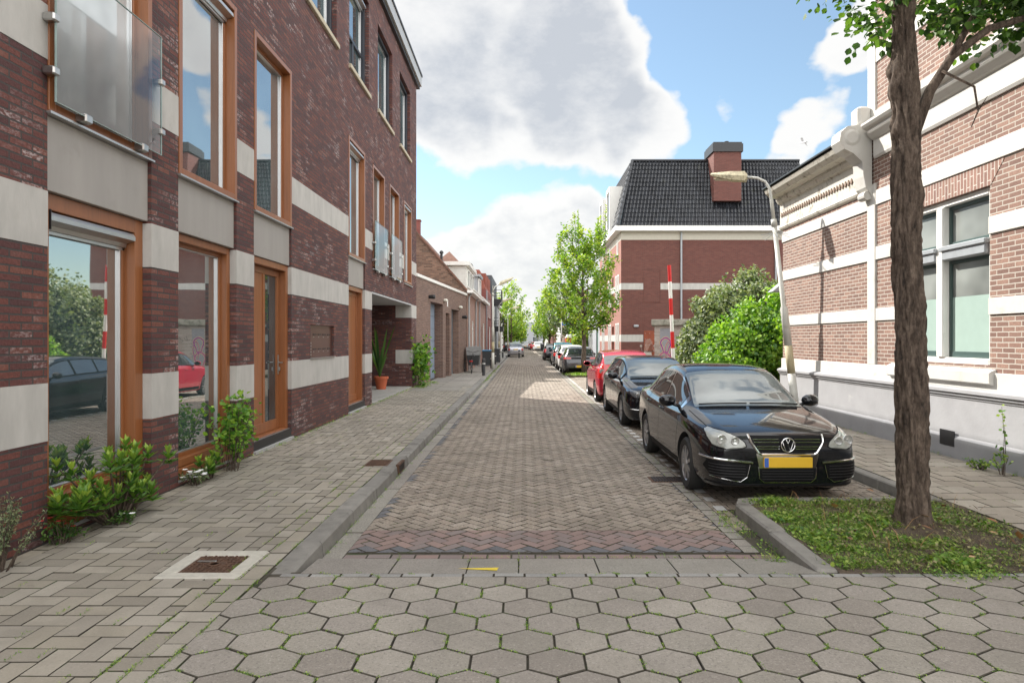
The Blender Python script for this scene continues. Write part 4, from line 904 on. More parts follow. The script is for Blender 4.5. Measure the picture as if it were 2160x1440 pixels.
for x in range(1, 32, 4):
    for z in (1, 4.4): b = MB(); b.face([(x, .08, z), (x + 1.8, .08, z), (x + 1.8, .08, z + 1.6), (x, .08, z + 1.6)]); b.build('window', m_glassD, E1)
# shed with graffiti
SH = thing('garden_shed', 'small whitewashed brick shed with grafitti and concrete roof slab behind the bushes'.replace('grafitti', 'graffiti'), 'shed', (5.95, 29.9, 0), -.21)
m_shedb = brick('whitewashed_shed_brick', [(.30, .24, .21), (.45, .40, .36), (.38, .32, .29)], (.30, .28, .25), rh=.075, bw=.22, stain=.4)
b = MB(); b.box(0, 4, 0, 4, 0, 2.45); b.build('wall', m_shedb, SH)
b = MB(); b.box(-.14, 4.1, -.14, 4.1, 2.45, 2.72, bev=.02); b.build('roof_slab', M('weathered_concrete_slab', (.26, .25, .21), .9, var=.25, scale=5, bmp=.4, dirt=((.10, .10, .07, 1), 4, .45, .7)), SH)
b = MB(); b.box(.25, .8, -.012, 0, .1, 2.3); b.build('door', M('grey_painted_board', (.22, .22, .24), .7, var=.1), SH)
b = MB()
for (cx, cz, rx, rz, t_, w_) in ((.5, 1.55, .20, .34, 0, .07), (.45, .85, .22, .38, 1, .07), (.62, 1.2, .12, .5, 0, .05)):
    pts = [(cx + rx * math.cos(a) * (1 + .25 * math.sin(3 * a)), cz + rz * math.sin(a)) for a in (k * PI / 9 for k in range(19))]
    for off, m_ in ((.04, 2), (0, t_)):
        y_ = -.014 - (0 if m_ == 2 else .003 + t_ * .002)
        for k in range(18):
            (xa, za), (xb, zb) = pts[k], pts[k + 1]; w2 = w_ / 2 + off * .5
            for s in (0,):
                na = Vector((xa - cx, za - cz)).normalized() * w2; nb = Vector((xb - cx, zb - cz)).normalized() * w2
                b.face([(xa - na[0], y_, za - na[1]), (xb - nb[0], y_, zb - nb[1]), (xb + nb[0], y_, zb + nb[1]), (xa + na[0], y_, za + na[1])], m=m_)
b.build('graffiti', [M('purple_spray', (.20, .04, .22), .6), M('magenta_spray', (.30, .07, .20), .6), M('gold_spray', (.55, .38, .10), .6)], SH)
b = MB()
for k in range(7): b.tube([(1.0 + .09 * k, -.008, 1.75 + .06 * math.sin(k * 2.1)), (1.05 + .09 * k, -.008, 1.88 + .08 * math.cos(k * 1.7))], .007, 5)
b.build('scrawl', m_black, SH)
# garden wall strip behind the bush
b = MB(); b.box(0, .2, 0, 9, 0, 1.3); gw = b.build('garden_wall', m_shedb, loc=(9.5, 17, 0)); tag(gw, 'low brick garden wall hidden behind the green bushes', 'wall')
# ================================================================== CARS
def pch(tab):
    xs = np.array([p[0] for p in tab], float); ys = np.array([p[1] for p in tab], float)
    h = np.diff(xs); d = np.diff(ys) / h; m = np.zeros(len(xs))
    for i in range(1, len(xs) - 1):
        if d[i - 1] * d[i] > 0: w1 = 2 * h[i] + h[i - 1]; w2 = h[i] + 2 * h[i - 1]; m[i] = (w1 + w2) / (w1 / d[i - 1] + w2 / d[i])
    m[0], m[-1] = d[0], d[-1]
    def f(x):
        x = min(max(x, xs[0]), xs[-1]); i = min(int(np.searchsorted(xs, x, side='right')) - 1, len(xs) - 2); i = max(i, 0)
        t = (x - xs[i]) / h[i]
        return float((1 + 2 * t) * (1 - t) ** 2 * ys[i] + t * (1 - t) ** 2 * h[i] * m[i] + t * t * (3 - 2 * t) * ys[i + 1] + t * t * (t - 1) * h[i] * m[i + 1])
    return f
def lerp(a, b, t): return a + (b - a) * t
SED = dict(L=4.55, W=.885, fa=.90, ra=3.48, r=.315, wr=.60,
    zc=[(0, .70), (.05, .765), (.15, .805), (.4, .86), (.8, .92), (1.18, .965), (1.55, 1.16), (2.0, 1.375), (2.25, 1.43), (2.6, 1.459), (3.0, 1.445), (3.3, 1.395), (3.65, 1.22), (3.98, 1.065), (4.2, 1.045), (4.42, 1.03), (4.5, .98), (4.55, .86)],
    zs=[(0, .66), (.05, .70), (.15, .73), (.4, .785), (.8, .85), (1.18, .90), (2, .93), (3, .96), (3.9, .985), (4.3, .98), (4.5, .93), (4.55, .82)],
    w=[(0, .70), (.03, .79), (.09, .86), (.2, .92), (.45, .972), (.9, .995), (1.5, 1), (3.4, 1), (4.0, .975), (4.35, .93), (4.48, .88), (4.55, .80)],
    zb=[(0, .24), (.1, .20), (.5, .17), (4, .19), (4.4, .24), (4.55, .34)], ws=(1.16, 2.06), rs=(3.28, 3.95), sw=(1.50, 3.82), pil=(2.42,), pil2=(3.28,))
HAT = dict(L=4.25, W=.89, fa=.86, ra=3.50, r=.32, wr=.60,
    zc=[(0, .72), (.05, .78), (.2, .84), (.5, .90), (1.0, .97), (1.15, .99), (1.6, 1.22), (1.98, 1.38), (2.3, 1.44), (2.7, 1.455), (3.3, 1.435), (3.75, 1.39), (3.95, 1.22), (4.14, 1.0), (4.2, .88), (4.25, .70)],
    zs=[(0, .67), (.05, .71), (.2, .765), (.5, .83), (1.15, .92), (2, .95), (3, .985), (3.8, 1.01), (4.05, .98), (4.2, .82), (4.25, .66)],
    w=[(0, .68), (.03, .78), (.09, .86), (.2, .92), (.45, .972), (.9, .995), (1.5, 1), (3.5, 1), (3.9, .975), (4.1, .94), (4.2, .90), (4.25, .82)],
    zb=[(0, .22), (.1, .19), (.5, .17), (3.8, .19), (4.1, .25), (4.25, .36)], ws=(1.15, 2.02), rs=(3.80, 4.12), sw=(1.48, 3.80), pil=(2.35,), pil2=(3.15,))
def resize(base, L_, W_, H_, r=None, wr=None, tail=None):
    s = L_ / base['L']; k = H_ / 1.457; f = lambda tab, kk: [(a * s, c * kk) for a, c in tab]
    d = dict(base); d.update(L=L_, W=W_, fa=base['fa'] * s, ra=base['ra'] * s, zc=f(base['zc'], k), zs=f(base['zs'], k), w=f(base['w'], 1), zb=f(base['zb'], 1), ws=tuple(x * s for x in base['ws']), rs=tuple(x * s for x in base['rs']), sw=tuple(x * s for x in base['sw']), pil=tuple(x * s for x in base['pil']), pil2=tuple(x * s for x in base['pil2']))
    if r: d['r'] = r
    if wr: d['wr'] = wr
    return d
m_glassC = glass('car_glass', (.035, .045, .05), 2.1, .01, .0)
m_glassWS = glass('windscreen_glass', (.13, .15, .15), 2.2, .01, .0)
m_tyre = M('tyre_rubber', (.018, .018, .018), .75, var=.2, scale=30)
m_rim = M('alloy_rim', (.42, .42, .43), .3, metal=.85, var=.08, scale=20)
m_chrome = M('chrome', (.72, .72, .72), .12, metal=1, var=.02)
m_seam = M('panel_gap', (.004, .004, .004), .8)
m_trim = M('black_plastic', (.006, .006, .007), .6, var=.1, ior=1.25)
m_plate = M('yellow_plate', (.66, .40, .02), .5, var=.02); m_blue = M('plate_blue', (.03, .10, .40), .5)
m_hl = M('headlight_lens', (.30, .31, .285), .12, var=.15, scale=12, coat=1); m_hlc = M('headlight_reflector', (.55, .56, .55), .1, metal=.7)
m_hls = M('smoked_headlight', (.07, .075, .08), .08, coat=1)
m_redl = M('tail_light_red', (.50, .012, .012), .15, var=.15, scale=14, coat=1)
m_dark_in = M('wheel_well', (.008, .008, .008), .95)
def paint(name, col, metal=.35, rough=.28): return M(name, col, rough, metal=metal, var=.02, coat=.8, scale=3, ior=1.3)
def mesh_wheel(parent, x, y, r, side, rim=None):
    """tyre as the part, rim and bolts as sub-parts; axis along x"""
    b = MB(); w = .105
    b.lathe([(r * .66, -w * .9), (r * .90, -w), (r * .985, -w * .72), (r, -w * .3), (r, w * .3), (r * .985, w * .72), (r * .90, w), (r * .66, w * .9)], 36, (x, y, r), 'x', cap=False); t = b.build('wheel', m_tyre, parent, smooth=True)
    smooth_angle(t, 50)
    b = MB(); xo = x + side * w * .78; R_ = r * .67
    b.lathe([(R_, x + side * w * .9 - xo), (R_ * .93, x + side * w * .75 - xo), (R_ * .90, -side * .05)], 36, (xo, y, r), 'x', cap=False)
    n = 9
    for k in range(n):
        a = 2 * PI * k / n; ca, sa = math.cos(a), math.sin(a)
        for s0, s1, h0, h1 in ((.14, .94, .115, .085),):
            pts = [(s0 * R_, -h0 * R_), (s1 * R_, -h1 * R_), (s1 * R_, h1 * R_), (s0 * R_, h0 * R_)]
            q = [(xo + side * (.012 if p[0] < R_ * .5 else .004), y + p[0] * ca - p[1] * sa, r + p[0] * sa + p[1] * ca) for p in pts]
            q2 = [(xo - side * .03, p[1], p[2]) for p in q]
            b.add(q + q2, [(0, 1, 2, 3), (7, 6, 5, 4), (0, 4, 5, 1), (2, 6, 7, 3)])
    b.lathe([(R_ * .24, -.02 * side), (R_ * .24, .014 * side), (R_ * .1, .02 * side), (.001, .02 * side)], 16, (xo, y, r), 'x')
    b.build('rim', rim or m_rim, t, fix=True)
    b = MB(); b.lathe([(R_ * .92, -side * .035), (.001, -side * .035)], 24, (xo, y, r), 'x'); b.build('brake', m_dark_in, t)
def build_car(name, label, cat, loc, rz, sp, body_mat, front=None, rear=None, group=None, detail=2, rim=None, lc=None):
    root = thing(name, label, cat, loc, rz, group)
    L_, Wd = sp['L'], sp['W']; zc, zs, wf, zb = pch(sp['zc']), pch(sp['zs']), pch(sp['w']), pch(sp['zb']); hm = max(zc(y) - zs(y) for y in np.linspace(0, L_, 60))
    def prof(y):
        c, s_, w, o = zc(y), zs(y), wf(y) * Wd, zb(y); h = max(c - s_, .004); hh = min(1, h / hm)
        gw = hh ** .8
        zm = lerp(o, s_, .42); z5 = lerp(o, s_, .90)
        x7 = lerp(.80 * w, sp['wr'], gw)
        return [(0, o), (.80 * w, o), (.94 * w, o + .05), (.985 * w, lerp(o, s_, .24)), (1.0 * w, zm), (.985 * w, lerp(o, s_, .72)), (.955 * w, z5 + .01), (lerp(.90, .885, gw) * w, s_ + .004), (x7, s_ + lerp(.72, .83, gw) * h), (.84 * x7, s_ + lerp(.88, .95, gw) * h), (.45 * x7, s_ + .99 * h), (0, c)]
    NR = 11
    def S(y, r, side=1, off=0.0):
        def raw(y, r):
            P = prof(y); i = min(int(r), NR - 1); t = r - i
            p0, p1, p2, p3 = P[max(i - 1, 0)], P[i], P[i + 1], P[min(i + 2, NR)]
            if i == 0: p0 = p1
            if i + 2 > NR: p3 = (-P[NR - 1][0], P[NR - 1][1])
            if i in (6, 7): k_ = .35
            else: k_ = .5
            f = lambda a, b_, c, d: b_ + t * (k_ * (c - a)) + t * t * (3 * (c - b_) - 2 * k_ * (c - a) - k_ * (d - b_)) + t ** 3 * (2 * (b_ - c) + k_ * (c - a) + k_ * (d - b_))
            return Vector((f(p0[0], p1[0], p2[0], p3[0]), y, f(p0[1], p1[1], p2[1], p3[1])))
        p = raw(y, r)
        if off:
            e = .012; du = raw(min(y + e, L_), r) - raw(max(y - e, 0), r); dv = raw(y, min(r + e, NR)) - raw(y, max(r - e, 0)); n = dv.cross(du)
            if n.length > 1e-9: n.normalize(); n = n if n.dot(Vector((p.x, 0, p.z - .7))) > 0 else -n; p = p + n * off
        return Vector((p.x * side, p.y, p.z))
    ys = sorted(set([0, .015, .03, .06, .09, .13, .18, .24, .3] + list(np.linspace(.36, L_ - .3, 34 if detail > 1 else 20)) + [L_ - q for q in (0, .015, .03, .06, .09, .13, .18, .24)]))
    sub = 4 if detail > 1 else 2
    rs_ = [k / sub for k in range(NR * sub + 1)]
    b = bmesh.new(); rings = []
    for y in ys:
        rg = []; half = [S(y, r) for r in rs_]
        for p in half: rg.append(b.verts.new(p))
        for p in half[-2:0:-1]: rg.append(b.verts.new((-p.x, p.y, p.z)))
        rings.append(rg)
    n = len(rings[0])
    for i in range(len(rings) - 1):
        for k in range(n): b.faces.new((rings[i][k], rings[i + 1][k], rings[i + 1][(k + 1) % n], rings[i][(k + 1) % n]))
    for rg, dy in ((rings[0], -1), (rings[-1], 1)):
        c = sum((v.co for v in rg), Vector()) / n; prev = rg
        for sc_, d_ in ((.9, .007), (.6, .016), (.25, .021)):
            nw = [b.verts.new((c.x + (v.co.x - c.x) * sc_, v.co.y + dy * d_, c.z + (v.co.z - c.z) * sc_)) for v in rg]
            for k in range(n):
                q = (prev[k], prev[(k + 1) % n], nw[(k + 1) % n], nw[k]); b.faces.new(q if dy > 0 else q[::-1])
            prev = nw
        cv = b.verts.new((c.x, c.y + dy * .022, c.z))
        for k in range(n): q = (prev[k], prev[(k + 1) % n], cv); b.faces.new(q if dy > 0 else q[::-1])
    bmesh.ops.recalc_face_normals(b, faces=b.faces)
    me = bpy.data.meshes.new('tmp'); b.to_mesh(me); bvh = BVHTree.FromBMesh(b); b.free()
    body = bpy.data.objects.new('body', me); C.objects.link(body); me.materials.append(body_mat); me.materials.append(m_dark_in)
    cb_ = MB(); ra_ = sp['r'] + .048
    for yy in (sp['fa'], sp['ra']):
        for s in (-1, 1): cb_.lathe([(ra_, s * .50), (ra_, s * 1.05)] if s > 0 else [(ra_, -1.05), (ra_, -.50)], 40, (0, yy, sp['r'] + .01), 'x')
    cut = cb_.build('cutter', m_dark_in, fix=True)
    md = body.modifiers.new('b', 'BOOLEAN'); md.object = cut; md.operation = 'DIFFERENCE'; md.solver = 'EXACT'
    dg = bpy.context.evaluated_depsgraph_get(); me2 = bpy.data.meshes.new_from_object(body.evaluated_get(dg)); body.modifiers.clear(); body.data = me2; bpy.data.objects.remove(cut)
    if len(me2.materials) < 2:
        me2.materials.clear(); me2.materials.append(body_mat); me2.materials.append(m_dark_in)
    for f in me2.polygons:
        c = f.center; f.material_index = 0; f.use_smooth = True
        for yy in (sp['fa'], sp['ra']):
            if abs(c.x) < Wd * .995 and math.hypot(c.y - yy, c.z - sp['r'] - .01) < ra_ + .002: f.material_index = 1
        if c.z < .20 and abs(f.normal.z) > .9: f.material_index = 1
    smooth_angle(body, 48)
    a_ = me2.attributes.get('tint') or me2.attributes.new('tint', 'FLOAT', 'FACE')
    body.parent = root
    def patch(nm, outline, mat, off=.004, par=None, nu=10, nv=6, fn=None):
        """outline: 4 corner (y, r, side) params or function fn(u,v)->(y,r,side); conforming patch"""
        m = MB(); vs = []
        for j in range(nv + 1):
            for i in range(nu + 1):
                y, r, sd = fn(i / nu, j / nv); vs.append(S(y, r, sd, off))
        m.add(vs, [(j * (nu + 1) + i, j * (nu + 1) + i + 1, (j + 1) * (nu + 1) + i + 1, (j + 1) * (nu + 1) + i) for j in range(nv) for i in range(nu)])
        return m.build(nm, mat, par or root, smooth=True)
    def across(y0, y1, r0, cut0=0, cut1=0):
        # full-width glass: u runs side to side, v along the car
        def fn(u, v):
            t = 2 * u - 1; y = lerp(y0, y1, v); k = (1 - abs(t)); r = lerp(r0, NR - .001, k); return (y, r, 1 if t > 0 else -1)
        return fn
    ws, rr = sp['ws'], sp['rs']
    patch('windscreen', None, m_glassWS, .004, fn=across(ws[0] + .03, ws[1] - .06, 8.14), nu=20, nv=10)
    patch('rear_window', None, m_glassC, .004, fn=across(rr[0] + .05, rr[1] - .03, 8.25), nu=20, nv=8)
    s0, s1 = sp['sw']; pil = [s0] + list(sp['pil']) + list(sp['pil2']) + [s1]
    for sd in (-1, 1):
        patch('window_trim', None, m_chrome if detail > 1 and front == 'jetta' else m_trim, .0025, fn=lambda u, v: (lerp(s0 - .1, s1 + .05, u), lerp(7.06, 7.98, v), sd), nu=30, nv=5)
        for k in range(3):
            y0, y1 = pil[k] + (.0 if k == 0 else .035), pil[k + 1] - (.035 if k < 2 else .0)
            patch('side_window', None, m_glassC, .006, fn=lambda u, v: (lerp(y0, y1, u), lerp(7.16, 7.88, v), sd), nu=8, nv=5)
        # panel gaps, handles
        m = MB()
        for yy in [sp['fa'] + .40 + .02, sp['pil'][0] + .01, sp['ra'] - .42]:
            for k in range(14):
                r0, r1 = 2.4 + k * (4.7 / 14), 2.4 + (k + 1) * (4.7 / 14)
                y_a = yy + (0 if yy < sp['ra'] - .5 else (r0 - 2.4) * .06); y_b = yy + (0 if yy < sp['ra'] - .5 else (r1 - 2.4) * .06)
                m.face([S(y_a - .003, r0, sd, .0022), S(y_a + .004, r0, sd, .0022), S(y_b + .004, r1, sd, .0022), S(y_b - .003, r1, sd, .0022)])
        m.build('door_gap', m_seam, root)
        for yy in (sp['pil'][0] - .2, sp['pil2'][0] - .12):
            m = MB(); p0 = S(yy, 5.7, sd, .02); p1 = S(yy + .17, 5.7, sd, .02); m.tube([S(yy, 5.7, sd, -.01), p0 + Vector((0, .02, 0)), p1 - Vector((0, .02, 0)), S(yy + .17, 5.7, sd, -.01)], .012, 6); m.build('door_handle', body_mat if front != 'x' else m_trim, root, smooth=True)
        # sill trim
        m = MB()
        for k in range(16): a, c = lerp(sp['fa'] + .4, sp['ra'] - .4, k / 16), lerp(sp['fa'] + .4, sp['ra'] - .4, (k + 1) / 16); m.face([S(a, 2.1, sd, .004), S(c, 2.1, sd, .004), S(c, 2.75, sd, .004), S(a, 2.75, sd, .004)])
        m.build('sill_trim', m_trim, root)
        # mirror: shell + glass
        m = MB(); my = ws[0] + .42; pz = S(my, 7.1, sd).z + .075; px = (Wd * .90 + .14) * sd
        vs = []; 
        for j in range(7):
            ph = -PI / 2 + PI * j / 6
            for i in range(12):
                a = 2 * PI * i / 12; x = math.cos(ph) * math.cos(a) * .115; z = math.cos(ph) * math.sin(a) * .075 - (.01 if math.sin(a) < 0 else 0); vs.append((px + x, my + math.sin(ph) * (.075 if ph < 0 else .03), pz + z))
        m.add(vs, [(j * 12 + i, j * 12 + (i + 1) % 12, (j + 1) * 12 + (i + 1) % 12, (j + 1) * 12 + i) for j in range(6) for i in range(12)])
        m.tube([(px - sd * .05, my + .01, pz - .04), (S(my, 7.1, sd).x - sd * .02, my + .01, S(my, 7.1, sd).z - .01)], .025, 6)
        mi = m.build('wing_mirror', body_mat, root, smooth=True, fix=True)
        m = MB(); m.lathe([(.001, .0), (.062, .0)], 14, (0, 0, 0), 'y'); g_ = m.build('mirror_glass', m_chrome, mi); g_.location = (px, my + .036, pz); g_.scale = (1.5, 1, 1)
        # wheels
        for yy in (sp['fa'], sp['ra']): mesh_wheel(root, sd * (Wd - .115), yy, sp['r'], sd, rim)
    # bonnet gap and wipers
    m = MB()
    for sd in (-1, 1):
        for k in range(18):
            a, c = lerp(.10, ws[0] - .0, k / 18), lerp(.10, ws[0], (k + 1) / 18); ra2 = lambda y: 8.0
            m.face([S(a, 7.35, sd, .002), S(c, 7.35, sd, .002), S(c, 7.42, sd, .002), S(a, 7.42, sd, .002)])
    m.build('bonnet_gap', m_seam, root)
    m = MB()
    for x0, x1 in ((-.62, -.02), (.02, .62)):
        pts = []
        for k in range(7):
            x = lerp(x0, x1, k / 6); hit = bvh.ray_cast(Vector((x, ws[0] + .075 + .0 * k, 3)), Vector((0, 0, -1)))
            if hit[0]: pts.append(hit[0] + Vector((0, -.02, .016)))
        if len(pts) > 2: m.tube(pts, .009, 5)
    m.build('wiper', m_trim, root)
    def hitf(x, z, back=False, off=.004):
        o = Vector((x, -2 if not back else L_ + 2, z)); d = Vector((0, 1 if not back else -1, 0)); h = bvh.ray_cast(o, d)
        if h[0] is None: return None
        return h[0] + h[1] * off * (1 if h[1].dot(d) < 0 else -1)
    def fpatch(nm, poly, mat, off=.005, back=False, par=None, step=.02):
        """outline (x,z) projected on the front or rear of the body; triangulated by scan lines"""
        zsn = [p[1] for p in poly]; z0, z1 = min(zsn), max(zsn); nz = max(2, int((z1 - z0) / step)); m = MB(); rowsv = []
        for j in range(nz + 1):
            z = lerp(z0 + 1e-4, z1 - 1e-4, j / nz); xs_ = []
            for i in range(len(poly)):
                a, c = poly[i], poly[(i + 1) % len(poly)]
                if (a[1] > z) != (c[1] > z): xs_.append(a[0] + (c[0] - a[0]) * (z - a[1]) / (c[1] - a[1]))
            if len(xs_) < 2: rowsv.append(None); continue
            xa, xb = min(xs_), max(xs_); rowsv.append([hitf(lerp(xa, xb, i / 14), z, back, off) for i in range(15)])
        for j in range(nz):
            A, B_ = rowsv[j], rowsv[j + 1]
            if A is None or B_ is None: continue
            for i in range(14):
                q = [A[i], A[i + 1], B_[i + 1], B_[i]]
                if any(v is None for v in q): continue
                if max(v.y for v in q) - min(v.y for v in q) > .25: continue
                m.face(q if not back else q[::-1])
        return m.build(nm, mat, par or root, smooth=True) if m.f else None
    def fline(m, pts, rad, back=False, off=.0, closed=False, ring=6):
        P = []
        for i in range(len(pts) - (0 if closed else 1)):
            a, c = pts[i], pts[(i + 1) % len(pts)]; k_ = max(2, int(math.hypot(a[0] - c[0], a[1] - c[1]) / .03))
            for k in range(k_): h = hitf(lerp(a[0], c[0], k / k_), lerp(a[1], c[1], k / k_), back, off); P.append(h)
        if not closed: P.append(hitf(*pts[-1], back, off))
        P = [p for p in P if p]
        if closed and P: P.append(P[0])
        if len(P) > 1: m.tube(P, rad, ring)
    def mir(poly): return [(-x, z) for x, z in poly]
    def plate(z, back=False, w=.26, h=.055):
        p = hitf(0, z, back, .0); s = -1 if not back else 1; m = MB(); y0, y1 = sorted((p.y + s * .008, p.y + s * .024))
        m.box(-w, w, y0, y1, z - h, z + h, m=0, bev=.004); e = y0 - .0015 if not back else y1 + .0015
        xb = (-w + .005, -w + .05) if not back else (w - .05, w - .005)
        m.face([(xb[0], e, z - h + .005), (xb[1], e, z - h + .005), (xb[1], e, z + h - .005), (xb[0], e, z + h - .005)], m=1)
        m.build('number_plate', [m_plate, m_blue], root)
    fn_ = dict(root=root, fpatch=fpatch, fline=fline, mir=mir, plate=plate, hitf=hitf, S=S, patch=patch, L=L_, body=body, mat=body_mat)
    if front: FR[front](**fn_)
    if rear: RE[rear](**fn_)
    return root
def front_jetta(root, fpatch, fline, mir, plate, hitf, S, patch, **k):
    hl = [(-.435, .655), (-.455, .70), (-.53, .755), (-.64, .80), (-.73, .815), (-.775, .79), (-.782, .72), (-.76, .655), (-.64, .622), (-.50, .625)]
    for p in (hl, mir(hl)):
        a = fpatch('headlight', p, m_hl, .006); sx = 1 if p[0][0] > 0 else -1
        m = MB(); fline(m, p, .006, closed=True, off=.002); m.build('lamp_rim', m_trim, a)
        for cx, rr in ((-.55, .045), (-.67, .055)):
            m = MB(); pc = hitf(-cx * sx if sx < 0 else cx * -1, .72, False, .008); pc = hitf(abs(cx) * sx, .705, False, .022)
            if pc: m.lathe([(rr, 0), (rr * .9, -.003), (rr * .8, .001), (rr * .3, .003), (.001, .001)], 20, pc, 'y', cap=False); m.build('reflector', m_hlc, a)
    g = [(-.385, .765), (.385, .765), (.375, .70), (.30, .585), (-.30, .585), (-.375, .70)]
    gr = fpatch('grille', g, m_trim, .006)
    m = MB()
    for z, w in ((.725, .36), (.698, .355), (.655, .33), (.63, .315)):
        fline(m, [(-w, z), (-.085, z)], .0055, off=.009); fline(m, [(.085, z), (w, z)], .0055, off=.009)
    fline(m, [(-.40, .77), (-.385, .70), (-.31, .59), (-.28, .575), (.28, .575), (.31, .59), (.385, .70), (.40, .77)], .013, off=.006); m.build('chrome_bar', m_chrome, gr)
    sh = [(-.335, .585), (.335, .585), (.30, .42), (-.30, .42)]; fpatch('grille_shield', sh, m_chrome, .0055)
    lg_ = [(-.305, .425), (.305, .425), (.29, .31), (.24, .285), (-.24, .285), (-.29, .31)]; l = fpatch('lower_grille', lg_, m_trim, .008)
    m = MB()
    for z in (.40, .37, .34, .31): fline(m, [(-.27, z), (.27, z)], .004, off=.014)
    m.build('grille_slat', m_black, l)
    m = MB(); fline(m, [(-.31, .44), (-.30, .32), (-.25, .275), (.25, .275), (.30, .32), (.31, .44)], .006, off=.008); m.build('chrome_surround', m_chrome, l)
    for s in (-1, 1):
        v = [(s * .40, .47), (s * .80, .50), (s * .83, .42), (s * .78, .335), (s * .50, .29), (s * .43, .33)]
        a = fpatch('side_vent', v, m_trim, .006); m = MB()
        for z in (.45, .42, .39, .36, .33): fline(m, [(s * .45, z), (s * .79, z + .008)], .004, off=.01)
        m.build('vent_slat', m_black, a)
        m = MB(); fline(m, [(s * .37, .485), (s * .60, .505), (s * .84, .52)], .012, off=.008); m.build('chrome_strip', m_chrome, a)
        m = MB(); fline(m, [(s * .40, .46), (s * .43, .33), (s * .50, .28), (s * .78, .325)], .004, off=.008); m.build('vent_rim', m_chrome, a)
    # emblem: ring with V over W
    c = hitf(0, .675, False, 0); m = MB(); R_ = .073; y = c.y - .026
    ring = [(R_ * math.cos(a) , y, .675 + R_ * math.sin(a)) for a in (2 * PI * i / 28 for i in range(29))]; m.tube(ring, .007, 8)
    def st(pts): m.tube([(x * R_, y, .675 + z * R_) for x, z in pts], .0052, 6)
    st([(-.34, .94), (0, .20), (.34, .94)]); st([(-.82, .55), (-.36, -.86), (0, .0), (.36, -.86), (.82, .55)])
    e = m.build('emblem', m_chrome, root, smooth=True); m = MB(); m.lathe([(.001, .0), (R_, .0), (R_, .03)], 24, (0, y + .004, .675), 'y'); m.build('emblem_disc', m_trim, e)
    plate(.49); m = MB(); fline(m, [(-.80, .25), (-.4, .245), (.4, .245), (.80, .25)], .012, off=0); m.build('bumper_lip', m_trim, root)
    m = MB(); fline(m, [(-.78, .60), (-.42, .60)], .0025, off=.001); fline(m, [(.42, .60), (.78, .60)], .0025, off=.001); m.build('bumper_gap', m_seam, root)
def front_hatch(root, fpatch, fline, mir, plate, hitf, **k):
    hl = [(-.46, .68), (-.56, .72), (-.70, .78), (-.78, .79), (-.785, .72), (-.72, .65), (-.56, .63)]
    for p in (hl, mir(hl)):
        sx = 1 if p[0][0] > 0 else -1; a = fpatch('headlight', p, m_hls, .006); pc = hitf(.66 * sx, .70, False, .008); m = MB()
        if pc: m.lathe([(.04, 0), (.03, -.004), (.001, -.008)], 18, pc, 'y'); m.build('reflector', m_hlc, a)
    fpatch('grille', [(-.36, .67), (.36, .67), (.32, .54), (-.32, .54)], m_trim, .006); fpatch('lower_grille', [(-.46, .40), (.46, .40), (.40, .26), (-.40, .26)], m_trim, .006)
    for s in (-1, 1):
        m = MB(); fline(m, [(s * .55, .40), (s * .80, .42)], .008, off=.006); m.build('chrome_strip', m_chrome, root)
    plate(.47)
def rear_hatch(root, fpatch, fline, mir, plate, S=None, patch=None, L=None, style=0, **k):
    tl = [(.60, .98), (.70, 1.02), (.80, 1.0), (.86, .86), (.83, .70), (.70, .68), (.62, .80)] if style == 0 else [(.46, .90), (.84, .93), (.845, .80), (.50, .81)]
    for p in (tl, mir(tl)): fpatch('tail_light', p, m_redl, .007, True)
    m = MB(); fline(m, [(-.62, .55), (-.5, .50), (.5, .50), (.62, .55)], .003, True, .001); fline(m, [(-.60, .55), (-.58, .95)], .003, True, .001); fline(m, [(.60, .55), (.58, .95)], .003, True, .001); m.build('tailgate_gap', m_seam, root)
    fpatch('bumper_insert', [(-.6, .36), (.6, .36), (.55, .27), (-.55, .27)], m_trim, .006, True)
    if style == 1: fpatch('light_bar', [(-.46, .90), (.46, .90), (.46, .82), (-.46, .82)], m_trim, .0065, True)
    plate(.62 if style == 0 else .45, True)
def rear_hatch2(**k): rear_hatch(style=1, **k)
def rear_red(root, fpatch, fline, mir, plate, hitf, **k):
    tl = [(.50, 1.04), (.62, 1.12), (.74, 1.10), (.82, .94), (.82, .70), (.68, .67), (.54, .80)]
    for p in (tl, mir(tl)):
        a = fpatch('tail_light', p, m_redl, .007, True); sx = 1 if p[0][0] > 0 else -1; pc = hitf(.70 * sx, .90, True, .010)
        if pc: m = MB(); m.lathe([(.07, 0), (.055, .004), (.001, .006)], 16, pc, 'y'); m.build('reverse_lamp', m_hl, a)
    fpatch('bumper_insert', [(-.5, .36), (.5, .36), (.45, .27), (-.45, .27)], m_trim, .006, True)
    m = MB(); fline(m, [(-.78, .62), (.78, .62)], .003, True, .001); m.build('bumper_gap', m_seam, root); plate(.80, True)
def rear_sedan(root, fpatch, fline, mir, plate, **k):
    tl = [(.56, .88), (.80, .90), (.82, .72), (.62, .70)]
    for p in (tl, mir(tl)): fpatch('tail_light', p, m_redl, .007, True)
    m = MB(); fline(m, [(-.8, .62), (.8, .62)], .004, True, .001); m.build('bumper_gap', m_seam, root)
    m = MB(); fline(m, [(-.80, .52), (.8, .52)], .012, True, .004); m.build('bumper_strip', m_trim, root); plate(.79, True)
FR = {'jetta': front_jetta, 'hatch': front_hatch}; RE = {'hatch': rear_hatch, 'hatch2': rear_hatch2, 'red': rear_red, 'sedan': rear_sedan}
G_ = 'cars parked along the street'
build_car('parked_car', 'black sedan parked nearest the camera with chrome grille and round emblem, facing the crossing', 'car', (2.82, 7.04, 0), 0, SED, paint('black_paint', (.006, .007, .010), .2, .12), front='jetta', rear='sedan', group=G_)
